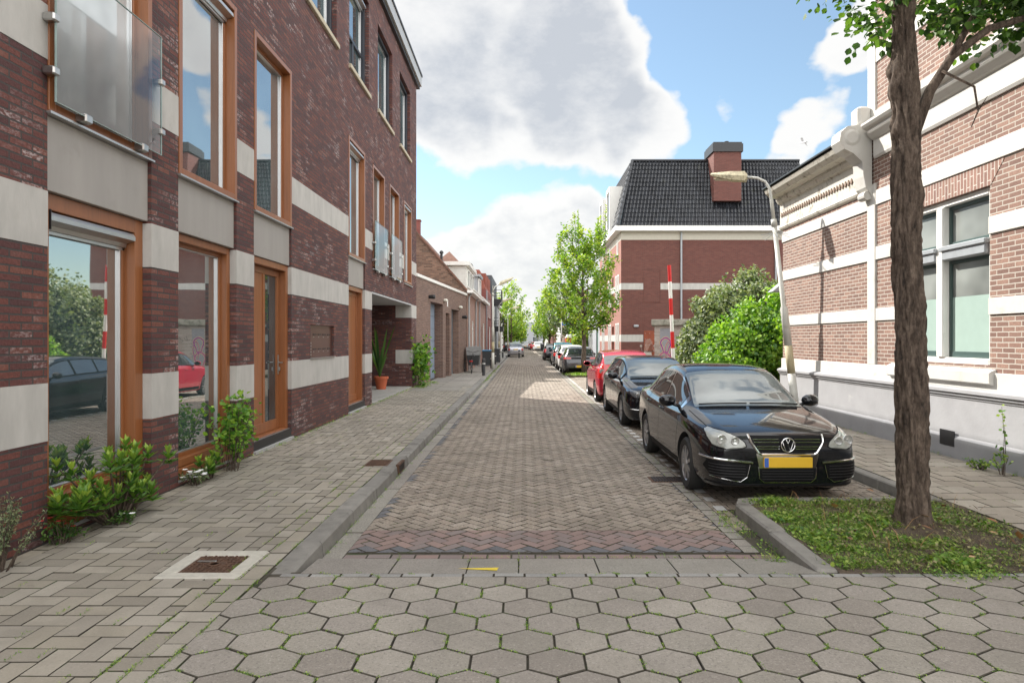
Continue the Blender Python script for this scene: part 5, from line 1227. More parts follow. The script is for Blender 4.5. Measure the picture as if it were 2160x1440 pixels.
build_car('parked_car', 'black hatchback parked between the nearest black sedan and the red car', 'car', (2.92, 12.95, 0), 0, resize(HAT, 4.37, .90, 1.43, r=.325), paint('blue_black_paint', (.006, .008, .012), .2, .1), front='hatch', rear='hatch', group=G_)
red = resize(HAT, 3.72, .85, 1.50, r=.30, wr=.62)
build_car('parked_car', 'small red hatchback with round tail lights parked behind the black hatchback', 'car', (2.88, 22.2 + .1, 0), PI, red, paint('raspberry_red_paint', (.42, .02, .045), .25, .2), front='hatch', rear='red', group=G_) if False else None
def facing_away(name, label, x, yrear, sp, mat, rear, **k):
    return build_car(name, label, 'car', (x, yrear + sp['L'], 0), PI, sp, mat, front='hatch' if k.get('fr', 1) else None, rear=rear, group=G_, detail=k.get('detail', 2))
# local y runs front->rear, so turned by pi the rear end is nearest the camera
facing_away('parked_car', 'small red hatchback with round tail lights parked behind the black hatchback', 2.90, 18.45, red, paint('raspberry_red_paint', (.42, .02, .045), .25, .2), 'red')
facing_away('parked_car', 'dark grey hatchback parked just beyond the leafy tree on the right', 2.85, 33.0, resize(HAT, 4.1, .88, 1.45), paint('graphite_paint', (.07, .07, .075), .6, .25), 'hatch2')
facing_away('parked_car', 'white hatchback parked in front of the dark grey hatchback', 2.85, 38.3, resize(HAT, 4.2, .88, 1.5), paint('white_car_paint', (.70, .70, .70), .0, .3), 'hatch', detail=1)
facing_away('parked_car', 'dark blue grey hatchback parked beyond the white hatchback', 2.82, 43.6, resize(HAT, 4.2, .89, 1.48), paint('slate_blue_paint', (.035, .045, .06), .5, .25), 'hatch', detail=1)
facing_away('parked_car', 'tall teal people carrier parked beside the orange toilet cabin', 3.0, 49.4, resize(HAT, 4.4, .90, 1.60, wr=.68), paint('teal_paint', (.02, .16, .20), .4, .25), 'hatch', detail=1)
facing_away('parked_car', 'dark small hatchback parked farthest out on the right beyond the teal people carrier', 2.55, 56.5, resize(HAT, 4.0, .86, 1.45), paint('charcoal_paint', (.03, .03, .035), .5, .25), 'hatch', detail=1)
silver = facing_away('parked_car', 'silver sedan parked on the left side of the street seen from behind', -.85, 67.6, resize(SED, 4.4, .865, 1.42), paint('silver_paint', (.42, .42, .45), .7, .3), 'sedan', detail=1)
fc = [('small white hatchback parked far up on the right behind the bins', 2.3, 104, 'white_car_paint', (.7, .7, .7)), ('far red hatchback parked behind the small white hatchback', 1.9, 112, 'far_red_paint', (.4, .02, .03)),
      ('far silver blue hatchback parked beyond the silver sedan on the left', -1.2, 84, 'far_silver_paint', (.4, .43, .47)), ('far dark hatchback parked under the left street tree', -2.1, 92, 'far_dark_paint', (.04, .04, .05)),
      ('far pale grey hatchback in the middle of the far car queue', .2, 118, 'far_grey_paint', (.3, .31, .32)), ('far black hatchback in the far car queue', 1.2, 128, 'far_black_paint', (.02, .02, .02)),
      ('far light blue hatchback at the very end of the left parked row', -1.4, 108, 'far_blue_paint', (.25, .33, .42))]
for lab, x, y, mn, col in fc: facing_away('parked_car', lab, x, y, resize(HAT, 4.1, .87, 1.48), paint(mn, col, .3, .3), 'hatch', detail=1, fr=0)
# ================================================================== PLANTS
m_bark = None
def barkmat():
    m, p = newmat('furrowed_bark')
    n1 = noise(11, 7, .75, st=(1.7, 1.7, .42)); n2 = noise(45, 5, .75, st=(1, 1, .6))
    h = mth('ADD', mth('MULTIPLY', n1, .75), mth('MULTIPLY', n2, .3))
    L.new(ramp(h, [(.38, (.010, .008, .006)), (.47, (.060, .042, .031)), (.57, (.125, .092, .070)), (.72, (.24, .19, .15))]), p.inputs['Base Color'])
    p.inputs['Roughness'].default_value = .95; bump(p, h, 1.0, .035); return m
m_bark = barkmat()
LEAF = [(0, 0, 0), (.32, .28, .05), (.38, .62, .04), (0, 1, -.04), (-.38, .62, .04), (-.32, .28, .05)]
def leaf(mb, p, d, n, s, w=1.0, t=None, m=0):
    d = d.normalized(); x = d.cross(n)
    x = x.normalized() if x.length > 1e-4 else d.orthogonal().normalized(); nn = x.cross(d)
    vs = [p + x * (a * s * w) + d * (b_ * s) + nn * (c * s) for a, b_, c in LEAF]
    mb.add(vs, [(0, 1, 2, 3), (0, 3, 4, 5)], rnd.random() if t is None else t, m)
def rv(g): 
    while True:
        v = Vector((g.uniform(-1, 1), g.uniform(-1, 1), g.uniform(-1, 1)))
        if .05 < v.length < 1: return v.normalized()
def blobmesh(mb, c, r, s, n, g, w=1.0, shell=.55, squash=1.0, core=True, tb=(0, 1)):
    """leaf mass: leaves in the outer shell of an uneven ellipsoid"""
    lob = [(rv(g), g.uniform(.1, .35)) for _ in range(9)]
    for _ in range(n):
        d = rv(g); k = 1 + sum(a * max(0, d.dot(v) - .5) * 2 for v, a in lob) - .15
        q = g.uniform(shell, 1) ** .7; p = Vector((c[0] + d.x * r[0] * k * q, c[1] + d.y * r[1] * k * q, c[2] + d.z * r[2] * k * q))
        if p.z < .1: continue
        dd = (d * .5 + rv(g) * .8 + Vector((0, 0, -.25))); leaf(mb, p, dd, d + rv(g) * .6, s * g.uniform(.6, 1.3), w, g.uniform(*tb))
def tree(name, label, loc, H, base, spread, trunk_r, nb, nl, ls, g, mat, lean=(0, 0), group=None, prof=None, up=.5, extra=None, bark=None, clusters=1.0, cr=.16):
    root = thing(name, label, 'tree', loc, 0, group)
    tp = [Vector((lean[0] * k / 8 + g.gauss(0, .03) * (k > 0), lean[1] * k / 8, H * .86 * k / 8)) for k in range(9)]
    def trk(z):
        f = min(7.999, z / (H * .86) * 8); i = int(f); return tp[i].lerp(tp[i + 1], f - i)
    b = MB(); rad = [trunk_r * (1.28 if k == 0 else 1.0) * (1 - .85 * (k / 8) ** 1.2) for k in range(9)]
    b.tube(tp, rad, 10); lb = MB()
    for i in range(nb):
        f = (i + g.random()) / nb; zc_ = base + (H - base) * f; rr = spread * (prof(f) if prof else math.sin(PI * (f * .8 + .15))) * g.uniform(.65, 1.08); a = i * 2.4 + g.uniform(-.5, .5)
        end = trk(min(zc_, H * .85)) + Vector((math.cos(a) * rr, math.sin(a) * rr, 0)); end.z = zc_
        z0 = max(base * .82, zc_ - (rr * up + .5 + g.random() * .5) * 1.0); s = trk(min(z0, H * .8)); mid = s.lerp(end, .5) + Vector((0, 0, -.12 * rr)) + rv(g) * .12
        pts = [s.lerp(mid, .5) * 1 if k == 1 else None for k in range(0)]
        P = [s, s.lerp(mid, .6), mid, mid.lerp(end, .55) + rv(g) * .08, end, end + Vector((g.gauss(0, .05), g.gauss(0, .05), .25 + g.random() * .35))]
        r0 = max(.015, trunk_r * .35 * (1 - f * .6)); b.tube(P, [r0, r0 * .75, r0 * .6, r0 * .42, r0 * .25, .006], 6)
        cum = nl // nb
        for _ in range(max(3, int(14 * clusters))):
            t_ = g.random() ** .75; k = 1 + t_ * (len(P) - 2.001); j = int(k); c = P[j].lerp(P[j + 1], k - j) + rv(g) * cr * g.random() * 1.8
            tw = g.uniform(.15, .85)
            for _ in range(max(1, cum // max(3, int(14 * clusters)))):
                o_ = rv(g) * cr * g.random(); dd = o_.normalized() + Vector((0, 0, .15)) + rv(g) * .5
                leaf(lb, c + o_, dd, Vector((0, 0, 1)) + rv(g) * .7, ls * g.uniform(.65, 1.25), 1.0, min(1, max(0, tw + g.uniform(-.25, .25))))
    if extra: extra(b, lb)
    b.build('trunk', bark or m_bark, root, smooth=True); lb.build('crown', mat, root); return root
m_leafY = leafmat('fresh_green_leaves', (.06, .14, .02), (.17, .29, .035), (.36, .42, .07), .4)
m_leafD = leafmat('tree_dark_leaves', (.025, .07, .014), (.05, .125, .022), (.11, .20, .04), .35)
m_leafB = leafmat('bright_ivy_leaves', (.04, .13, .012), (.13, .28, .03), (.27, .42, .06), .35)
m_leafG = leafmat('grey_green_leaves', (.05, .085, .035), (.12, .17, .08), (.30, .34, .20), .25)
m_leafR = leafmat('glossy_shrub_leaves', (.04, .11, .015), (.12, .24, .03), (.30, .40, .06), .25)
g = random.Random(11)
TG = 'street trees'
# ---- near tree: sculpted trunk
root = thing('street_tree', 'thick rough barked tree trunk in the weedy bed in the right foreground', 'tree', (3.54, 5.97, .1), 0, TG)
b = MB(); nz, na = 420, 96; vs = []
cpath = pch([(0, .0), (1.0, -.01), (2.0, -.03), (2.6, -.06), (3.5, -.065), (4.6, -.085), (6.0, -.16), (8, -.1)])
rpath = pch([(0, .165), (.12, .138), (.35, .122), (1.6, .118), (2.3, .114), (3.0, .110), (4.1, .106), (4.35, .09), (5.2, .07), (7.0, .04), (8, .02)])
gb = random.Random(5); ridges = [(gb.random() * 2 * PI, gb.uniform(2, 6), gb.uniform(.3, 1), gb.random() * 9) for _ in range(26)]
def hs(i, j): 
    v = math.sin(i * 127.1 + j * 311.7) * 43758.5453; return v - math.floor(v)
def vn(x, y, per):
    i, j = math.floor(x), math.floor(y); fx, fy = x - i, y - j; fx = fx * fx * (3 - 2 * fx); fy = fy * fy * (3 - 2 * fy)
    return lerp(lerp(hs(i % per, j), hs((i + 1) % per, j), fx), lerp(hs(i % per, j + 1), hs((i + 1) % per, j + 1), fx), fy)
for k in range(nz + 1):
    z = 7.8 * k / nz
    for a_ in range(na):
        a = 2 * PI * a_ / na; u_ = a_ / na
        plate_ = vn(u_ * 18 + .8 * math.sin(z * 1.7) + .5 * math.sin(z * 5.3), z * 3.6 + 2 * math.sin(a * 3), 18); fine_ = vn(u_ * 40, z * 17, 40)
        d = (abs(plate_ - .5) * 2) ** .6 * .034 + fine_ * .02
        r = rpath(z) + d - .022 + (.02 * max(0, math.sin(a * 5 + 1)) * math.exp(-z * 5))
        for (kz, ka, kr) in ((3.95, 3.3, .05), (4.15, 3.0, .035), (3.6, 3.4, .04), (3.0, 5.6, .03)):   # burrs and a wound
            da = (a - ka + PI) % (2 * PI) - PI; r += kr * math.exp(-((z - kz) / .09) ** 2 - (da / .5) ** 2)
        vs.append((cpath(z) + r * math.cos(a), r * math.sin(a), z))
b.add(vs, [(k * na + a_, k * na + (a_ + 1) % na, (k + 1) * na + (a_ + 1) % na, (k + 1) * na + a_) for k in range(nz) for a_ in range(na)])
b.tube([(0.0, 0, 3.55), (.14, -.02, 3.95), (.32, -.05, 4.25), (.62, -.1, 4.48), (1.1, -.1, 4.62), (1.7, .1, 4.95), (2.1, .2, 5.3)], [.055, .045, .038, .032, .025, .018, .010], 12)
b.tube([(.30, -.05, 4.22), (.48, -.12, 4.6), (.62, -.1, 5.1), (.75, .1, 5.9)], [.032, .027, .02, .012], 10)
b.tube([(-.05, 0, 4.9), (-.5, .1, 5.3), (-.9, .2, 5.9)], [.05, .035, .015], 8)
b.tube([(.2, -.1, 4.1), (.42, -.2, 3.92), (.44, -.22, 3.7), (.36, -.25, 3.55)], [.014, .011, .008, .004], 5); b.tube([(.44, -.22, 3.7), (.50, -.25, 3.82)], [.007, .003], 5)
b.build('trunk', m_bark, root, smooth=True)
lb = MB(); gl = random.Random(7)
def cl(c, rad, n):
    for _ in range(n):
        o_ = rv(gl) * rad * gl.random() ** .5; leaf(lb, Vector(c) + o_, o_.normalized() + Vector((0, 0, -.5)) + rv(gl) * .4, Vector((0, 0, 1)) + rv(gl) * .6, gl.uniform(.05, .095), 1.15)
for _ in range(230):
    a = gl.uniform(0, 2 * PI); f = gl.random(); z = 4.75 + f * 4.6; rr = (1.15 + .8 * math.sin(PI * min(1, f * 1.1 + .1))) * gl.uniform(.3, 1)
    x, y = .25 + rr * math.cos(a), rr * math.sin(a) * 1.0
    if (x < -.45 and z < 5.45) or (abs(y) > .9 and z < 5.2): continue
    cl((x, y, z), .26, 34)
for _ in range(110):      # the low leafy branch reaching over the pavement
    f = gl.random(); x = .25 + f * 1.75; cl((x, gl.uniform(-.35, .5), 4.66 + .22 * f + gl.uniform(-.10, .4)), .16, 24)
for c in ((-.30, .05, 4.62), (-.22, -.1, 4.80), (-.40, .1, 4.78), (-.30, 0, 4.95), (-.45, -.05, 4.98), (-.2, .1, 4.5)): cl(c, .13, 26)
lb.build('crown', m_leafD, root)
# ---- the other street trees
def shoots(n, hz, sp_, ln, gg, dens=90):
    def f(b, lb):
        for i in range(n):
            a = gg.uniform(0, 2 * PI); r = sp_ * gg.uniform(.2, 1); p = Vector((r * math.cos(a), r * math.sin(a), hz + gg.uniform(-.6, .5))); l = ln * gg.uniform(.6, 1.1)
            e = p + Vector((gg.gauss(0, .12) + .10 * math.cos(a), gg.gauss(0, .12), l)); b.tube([p, p.lerp(e, .5) + rv(gg) * .04, e], [.02, .013, .004], 5)
            for _ in range(dens):
                t = gg.random(); q = p.lerp(e, t); leaf(lb, q + rv(gg) * .11 * (1.05 - t * .6), rv(gg) + Vector((0, 0, .5)), rv(gg), .085 * gg.uniform(.6, 1.2), 1.0, min(1, t * .6 + gg.random() * .4))
    return f
gt = random.Random(23)
tree('street_tree', 'bright green tree with upright leafy shoots beside the dark grey hatchback', (3.05, 33.0, 0), 7.2, 2.75, 2.15, .135, 44, 11500, .125, gt, m_leafY, lean=(-.1, 0), group=TG, prof=lambda f: (.95 - .55 * max(0, f - .35) / .65) * (.72 + .28 * min(1, f * 4)), up=.5, extra=shoots(9, 6.3, 1.35, 1.9, gt, 130), clusters=1.3, cr=.2)
tree('street_tree', 'airy green tree on the left side of the street beyond the silver sedan', (-1.7, 88, 0), 9.2, 2.6, 2.8, .16, 30, 3300, .24, gt, m_leafY, group=TG, cr=.3)
tree('street_tree', 'slim yellow green tree on the right side near the far bins', (3.2, 82, 0), 8.0, 2.6, 2.2, .13, 26, 3000, .24, gt, m_leafY, group=TG, cr=.3)
tree('street_tree', 'grey green feathery tree behind the street name sign', (5.0, 70, 0), 7.6, 2.8, 2.6, .18, 34, 4500, .22, gt, m_leafG, group=TG, cr=.35)
tree('street_tree', 'small round bright tree at the far end of the street', (-1.4, 150, 0), 7.0, 2.0, 3.0, .2, 22, 1900, .5, gt, m_leafY, group=TG, cr=.6)
tree('street_tree', 'distant green tree behind the airy left tree', (-3.2, 118, 0), 8.4, 2.2, 3.0, .2, 24, 1800, .42, gt, m_leafY, group=TG, cr=.5)
tree('street_tree', 'distant right hand tree in front of the white far houses', (3.4, 112, 0), 8.0, 2.4, 2.4, .16, 20, 1500, .36, gt, m_leafY, group=TG, cr=.4)
# ---- bushes of the garden plot
gbz = random.Random(31)
def bush(name, label, parts, mat, stems, w=1.0):
    r = thing(name, label, 'bush', stems[0], 0, 'bushes of the garden plot'); o = Vector(stems[0]); lb = MB(); b = MB()
    for c, rad, s, n in parts:
        blobmesh(lb, Vector(c) - o, rad, s, n, gbz, w, shell=.35)
        for _ in range(9):
            d_ = rv(gbz); d_.z = abs(d_.z); d_.y = -abs(d_.y); k_ = gbz.uniform(.16, .34)
            blobmesh(lb, Vector(c) - o + Vector((d_.x * rad[0], d_.y * rad[1], d_.z * rad[2])) * 1.02, tuple(q * k_ for q in rad), s, n // 22, gbz, w, shell=.2, tb=(.35, 1))
    for c, rad, s, n in parts:
        for k in range(5): e = Vector(c) - o + rv(gbz) * .5 * min(rad); b.tube([(gbz.gauss(0, .15), gbz.gauss(0, .15), 0), (e.x * .5, e.y * .5, e.z * .5), e], [.035, .025, .01], 5)
    lb.build('foliage', mat, r); b.build('stems', m_bark, r); return r
bush('bush', 'big bright green ivy-like bush spilling beside the brick corner building', [((6.3, 18.6, 1.15), (1.25, 1.35, 1.15), .10, 10000), ((7.3, 18.2, 1.7), (1.3, 1.3, 1.35), .10, 8500), ((5.75, 18.3, .75), (.75, 1.0, .7), .095, 4200), ((8.2, 18.8, 1.6), (1.3, 1.2, 1.3), .11, 2500)], m_leafB, [(6.8, 19, 0)])
bush('bush', 'tall grey green bush left of the bright green bush', [((6.3, 22.0, 1.55), (1.25, 1.3, 1.5), .105, 10500), ((5.75, 22.6, .85), (.6, 1.0, .85), .105, 3300), ((7.2, 22.4, 2.3), (1.1, 1.1, 1.25), .11, 5200)], m_leafG, [(6.5, 22.3, 0)])
bush('bush', 'feathery tall shrub rising above the other bushes', [((7.35, 21.0, 2.9), (.55, .5, 1.0), .13, 1500), ((8.2, 21.2, 2.6), (.7, .6, .9), .13, 1500), ((7.3, 21.4, 3.55), (.28, .28, .5), .12, 450), ((9.0, 21.3, 2.5), (.8, .6, .8), .13, 1400)], m_leafG, [(7.6, 21.2, 0)], w=.6)
bush('bush', 'low leafy shrub at the foot of the red and white pole', [((5.2, 21.0, .4), (.45, .5, .45), .10, 1300)], m_leafB, [(5.2, 21, 0)])
bush('bush', 'small green conifer shrub near the orange toilet cabin', [((4.9, 57, 1.4), (.8, .8, 1.6), .2, 1300)], m_leafY, [(4.9, 57, 0)])
# planting strip weeds, tree-bed weeds, joint weeds
def grassmass(name, label, spots, mat, gg, kind='stuff', cat='weeds'):
    mb = MB()
    for (x, y, z, n, s, h) in spots:
        for _ in range(n):
            px, py = x + gg.gauss(0, s), y + gg.gauss(0, s); q = gg.random()
            if q < .6:
                a = gg.uniform(0, 2 * PI); hh = h * gg.uniform(.4, 1.2); d = Vector((math.cos(a) * gg.uniform(.2, 1.0), math.sin(a) * gg.uniform(.2, 1.0), 1)).normalized(); x_ = d.orthogonal().normalized() * hh * .045
                p = Vector((px, py, z)); m_ = p + d * hh * .6; e = m_ + (d + Vector((math.cos(a), math.sin(a), -.2)) * .6).normalized() * hh * .5; mb.add([p - x_, p + x_, m_ + x_ * .8, m_ - x_ * .8, e], [(0, 1, 2, 3), (3, 2, 4)], gg.random())
            else: leaf(mb, Vector((px, py, z + h * gg.uniform(0, .5))), Vector((gg.uniform(-1, 1), gg.uniform(-1, 1), gg.uniform(.0, .7))), Vector((0, 0, 1)), h * gg.uniform(.25, .6), .9)
    o = mb.build(name, mat); tag(o, label, cat, kind=kind); return o
gw_ = random.Random(41)
m_weed = leafmat('weed_green', (.05, .13, .015), (.15, .28, .035), (.34, .42, .10), .3)
m_dry = leafmat('dry_clippings', (.10, .08, .03), (.17, .16, .06), (.26, .24, .11), .1)
sp = []
for _ in range(1250):
    x, y = gw_.uniform(2.34, 4.35), gw_.uniform(4.86, 6.88)
    if vn(x * 2.6 + 3, y * 3.4, 97) < .13: continue
    bare = math.exp(-((x - 3.75) ** 2 / .22 + (y - 5.4) ** 2 / .10)); edge = 1
    if gw_.random() < bare * .97 or (x > 3.75 and gw_.random() < .45): continue
    if math.hypot(x - 3.54, y - 5.97) < .2: continue
    sp.append((x, y, .105, 34, .045, gw_.uniform(.025, .05) + .075 * vn(x * 3.1, y * 3.7 + 5, 89) ** 2))
for _ in range(60): sp.append((gw_.uniform(2.9, 3.5), gw_.uniform(4.62, 4.9), .11, 16, .05, .05))
for _ in range(30): sp.append((2.02 + gw_.gauss(0, .05), gw_.uniform(5.2, 6.7), .02, 14, .035, .06))
grassmass('grass', 'low weeds and cut grass covering the tree bed', sp, m_weed, gw_)
grassmass('dry_grass', 'dry yellowed clippings lying in the tree bed', [(gw_.uniform(2.5, 4.3), gw_.uniform(4.75, 6.8), .14, 7, .05, .06) for _ in range(520)], m_dry, gw_)
# weeds in the paving joints
grassmass('fallen_leaves', 'a few brown fallen leaves scattered over the tree bed', [(gw_.uniform(2.6, 4.3), gw_.uniform(4.7, 6.8), .17, 1, .05, .17) for _ in range(60)], leafmat('brown_fallen_leaf', (.16, .07, .03), (.28, .14, .06), (.42, .26, .14), .1), gw_)
sp = []; hexz = .113
for _ in range(620):
    j = gw_.randrange(0, 8); i = gw_.randrange(-8, 16); cx = i * s_ + (s_ / 2 if j % 2 else 0) + .02; cy = 4.60 - j * rh_; a = PI / 2 + gw_.randrange(6) * PI / 3; r_ = s_ / math.sqrt(3)
    if cx < -1.75: continue
    t = gw_.random(); p0 = (cx + r_ * math.cos(a), cy + .9 * r_ * math.sin(a)); p1 = (cx + r_ * math.cos(a + PI / 3), cy + .9 * r_ * math.sin(a + PI / 3)); l = gw_.uniform(.1, .7)
    for k in range(5): q = (t + l * k / 5) % 1; sp.append((lerp(p0[0], p1[0], q), lerp(p0[1], p1[1], q), hexz - .004, 7, .006, .021))
for _ in range(280):
    y = 3.2 + (gw_.random() ** 1.5) * 14; x = gw_.choice([-2.13, -2.0, -1.86, -2.13 - .145 * gw_.randrange(0, 12)]) + gw_.gauss(0, .004)
    for k in range(4): sp.append((x, y + k * .03, ZP - .006, 6, .008, .022))
for _ in range(150): sp.append((KX + .02 + gw_.gauss(0, .012), 5.5 + 20 * gw_.random() ** 1.5, .0, 8, .02, .03))
for _ in range(160): sp.append((-3.90 + gw_.gauss(0, .03), 9 + 15 * gw_.random(), ZP, 8, .03, .05))
for _ in range(120): sp.append((gw_.uniform(-.5, 2.2), 5.385 + gw_.gauss(0, .008), .01, 6, .01, .02))
for xx in (-.98, -.42, -.04, 1.12):
    for _ in range(14): sp.append((xx * 1.02 + gw_.gauss(0, .006), gw_.uniform(4.74, 5.36), .05, 6, .008, .02))
for _ in range(170): sp.append((1.93 + gw_.gauss(0, .03), 6 + 22 * gw_.random(), .0, 8, .03, .028))
for _ in range(130): sp.append((-1.72 + gw_.gauss(0, .05), 26 + 18 * gw_.random(), .04, 12, .06, .08))
for _ in range(60): sp.append((-3.7 + gw_.gauss(0, .12), 23.5 + gw_.uniform(-.8, 2.5), ZP, 12, .07, .09))
for _ in range(60): sp.append((gw_.uniform(4.45, 6.1), 5 + 12 * gw_.random(), ZP, 6, .02, .03))
for _ in range(50): sp.append((6.08 + gw_.gauss(0, .03), 6.5 + 9 * gw_.random(), ZP, 8, .03, .06))
for _ in range(70): sp.append((2.2 + 1.8 * gw_.random(), 32 + gw_.uniform(-.6, 1.0), .06, 30, .15, .16))
grassmass('joint_weeds', 'moss and tiny weeds growing in the paving joints and gutters', sp, m_weed, gw_)
# ---- plants at the left facade
def rosette_shrub(label, loc, stems, g, mat, leafs=.13, n=9, w=.5, name='shrub'):
    r = thing(name, label, 'plant', loc); b = MB(); lb = MB()
    for (x, y, z) in stems:
        tip = Vector((x, y, z)); b.tube([(x * .25, y * .25, 0), (x * .6, y * .6, z * .55), tip], [.012, .009, .006], 5)
        for lvl in range(3):
            for k in range(n):
                a = 2 * PI * k / n + lvl * .4 + g.uniform(-.2, .2); el_ = [1.15, .75, .3][lvl] + g.uniform(-.15, .2)
                d = Vector((math.cos(a) * math.cos(el_), math.sin(a) * math.cos(el_), math.sin(el_))); leaf(lb, tip - Vector((0, 0, lvl * .045)), d, Vector((0, 0, 1)) - d * .2 + rv(g) * .15, leafs * g.uniform(.7, 1.15), w, g.uniform(.35, 1) if lvl == 0 else g.uniform(0, .6))
    b.build('stems', m_bark, r); lb.build('foliage', mat, r); return r
gp = random.Random(77)
def stems_(n, rx, ry, z0, z1, cx=0, cy=0): return [(cx + gp.uniform(-rx, rx), cy + gp.uniform(-ry, ry), gp.uniform(z0, z1)) for _ in range(n)]
rosette_shrub('glossy green shrub with upright yellow green leaves under the first big window', (-3.80, 6.15, ZP), stems_(46, .22, .62, .18, .62) + stems_(7, .12, .1, .2, .42, .05, -.72), gp, m_leafR, .115, 8, .42)
def airy(label, loc, pts, g, mat, s, n=16, cr=.09, name='plant', w=1.1):
    r = thing(name, label, 'plant', loc); b = MB(); lb = MB()
    for p in pts:
        p = Vector(p); b.tube([(p.x * .3, p.y * .3, 0), p * .55 + rv(g) * .02, p], [.005, .004, .002], 5)
        for _ in range(n):
            q = p * g.uniform(.6, 1.02) + rv(g) * cr * g.random() ** .5; leaf(lb, q, rv(g) + Vector((0, 0, .1)), Vector((0, 0, 1)) + rv(g) * .7, s * g.uniform(.6, 1.2), w)
    b.build('stems', m_bark, r); lb.build('foliage', mat, r); return r
airy('tall lime green leafy plant between the second window and the first door', (-3.78, 8.5, ZP), [(gp.gauss(.03, .13), gp.gauss(.1, .27), gp.uniform(.3, .98)) for _ in range(34)], gp, m_leafB, .065, 24, .13)
rosette_shrub('low broad leaved plant beside the white pansies', (-3.80, 7.95, ZP), stems_(6, .08, .22, .14, .26), gp, m_leafR, .11)
airy('climbing leafy weed at the far corner of the apartment building', (-3.80, 23.6, ZP), [(gp.gauss(.15, .22), gp.gauss(0, .4), gp.uniform(.3, 1.9)) for _ in range(26)], gp, m_leafB, .15, 22, .22)
airy('grey green feathery herb at the left edge of the photo', (-3.84, 4.78, ZP), [(gp.gauss(0, .12), gp.gauss(0, .12), gp.uniform(.25, .55)) for _ in range(44)], gp, m_leafG, .03, 34, .03, w=.35)
airy('thin tall weed against the grey plinth', (5.95, 8.15, ZP), [(.02, .0, .62), (.0, .02, .85), (-.04, -.06, .35), (.02, .08, .3), (-.06, .1, .2), (0, -.1, .25), (-.1, 0, .18)], gp, m_weed, .05, 10, .06)
airy('small weed with tiny purple flowers beside the thin tall weed', (5.9, 8.5, ZP), [(gp.gauss(0, .07), gp.gauss(0, .12), gp.uniform(.05, .13)) for _ in range(14)], gp, m_weed, .035, 12, .05)
def flowers(label, loc, n, rad, col, gg, fs=.022, h=(.05, .2), lm=None, dark=False):
    r = airy(label, loc, [(gg.gauss(0, rad), gg.gauss(0, rad), gg.uniform(*h)) for _ in range(26)], gg, lm or m_leafD, .04, 12, .04, name='flowering_plant', w=.6); m = MB()
    for _ in range(n):
        c = Vector((gg.gauss(.03, rad), gg.gauss(-.03, rad), gg.uniform(h[1] * .6, h[1] * 1.15)))
        for k in range(5): a = 2 * PI * k / 5; leaf(m, c, Vector((math.cos(a), math.sin(a), .3)), Vector((0, 0, 1)), fs, 1.6, m=0)
    m.build('blossom', col, r)
flowers('dark leaved plant with small red flowers below the first big window', (-3.82, 5.42, ZP), 7, .07, M('red_petal', (.45, .01, .02), .5), gp)
flowers('small white pansies in a low green clump by the second window', (-3.80, 7.6, ZP), 12, .08, M('white_petal', (.8, .8, .8), .5), gp, .035, (.05, .16), m_leafG)
flowers('tiny white flower among the glossy shrub stems', (-3.66, 6.0, ZP), 2, .05, MATS['white_petal'], gp, .03, (.05, .1))
# potted plant in the passage
t = thing('potted_plant', 'long leaved plant in an orange terracotta pot in the passage', 'potted plant', (-4.72, 21.7, .165))
b = MB(); b.lathe([(.15, 0), (.21, .34), (.24, .34), (.24, .42), (.21, .42), (.2, .36)], 24); b.build('pot', M('terracotta', (.42, .10, .04), .7, var=.08), t)
b = MB(); b.lathe([(.001, .37), (.2, .37)], 20); b.build('soil', m_soil, t)
lb = MB()
for k in range(13):
    a = gp.uniform(0, 2 * PI); hh = gp.uniform(.8, 1.9); d = Vector((math.cos(a) * .28, math.sin(a) * .28, 1)).normalized(); s0 = Vector((-.05, 0, .38)); pts = [s0 + d * hh * q + Vector((math.cos(a), math.sin(a), -.4)) * (q * q * .15) for q in (0, .3, .6, .85, 1)]
    x_ = Vector((-math.sin(a), math.cos(a), 0)); wd = [.02, .035, .04, .025, .002]; vs = [p - x_ * w_ for p, w_ in zip(pts, wd)] + [p + x_ * w_ for p, w_ in zip(pts, wd)]; lb.add(vs, [(i, i + 1, i + 6, i + 5) for i in range(4)], gp.random())
lb.build('leaves', m_leafD, t)

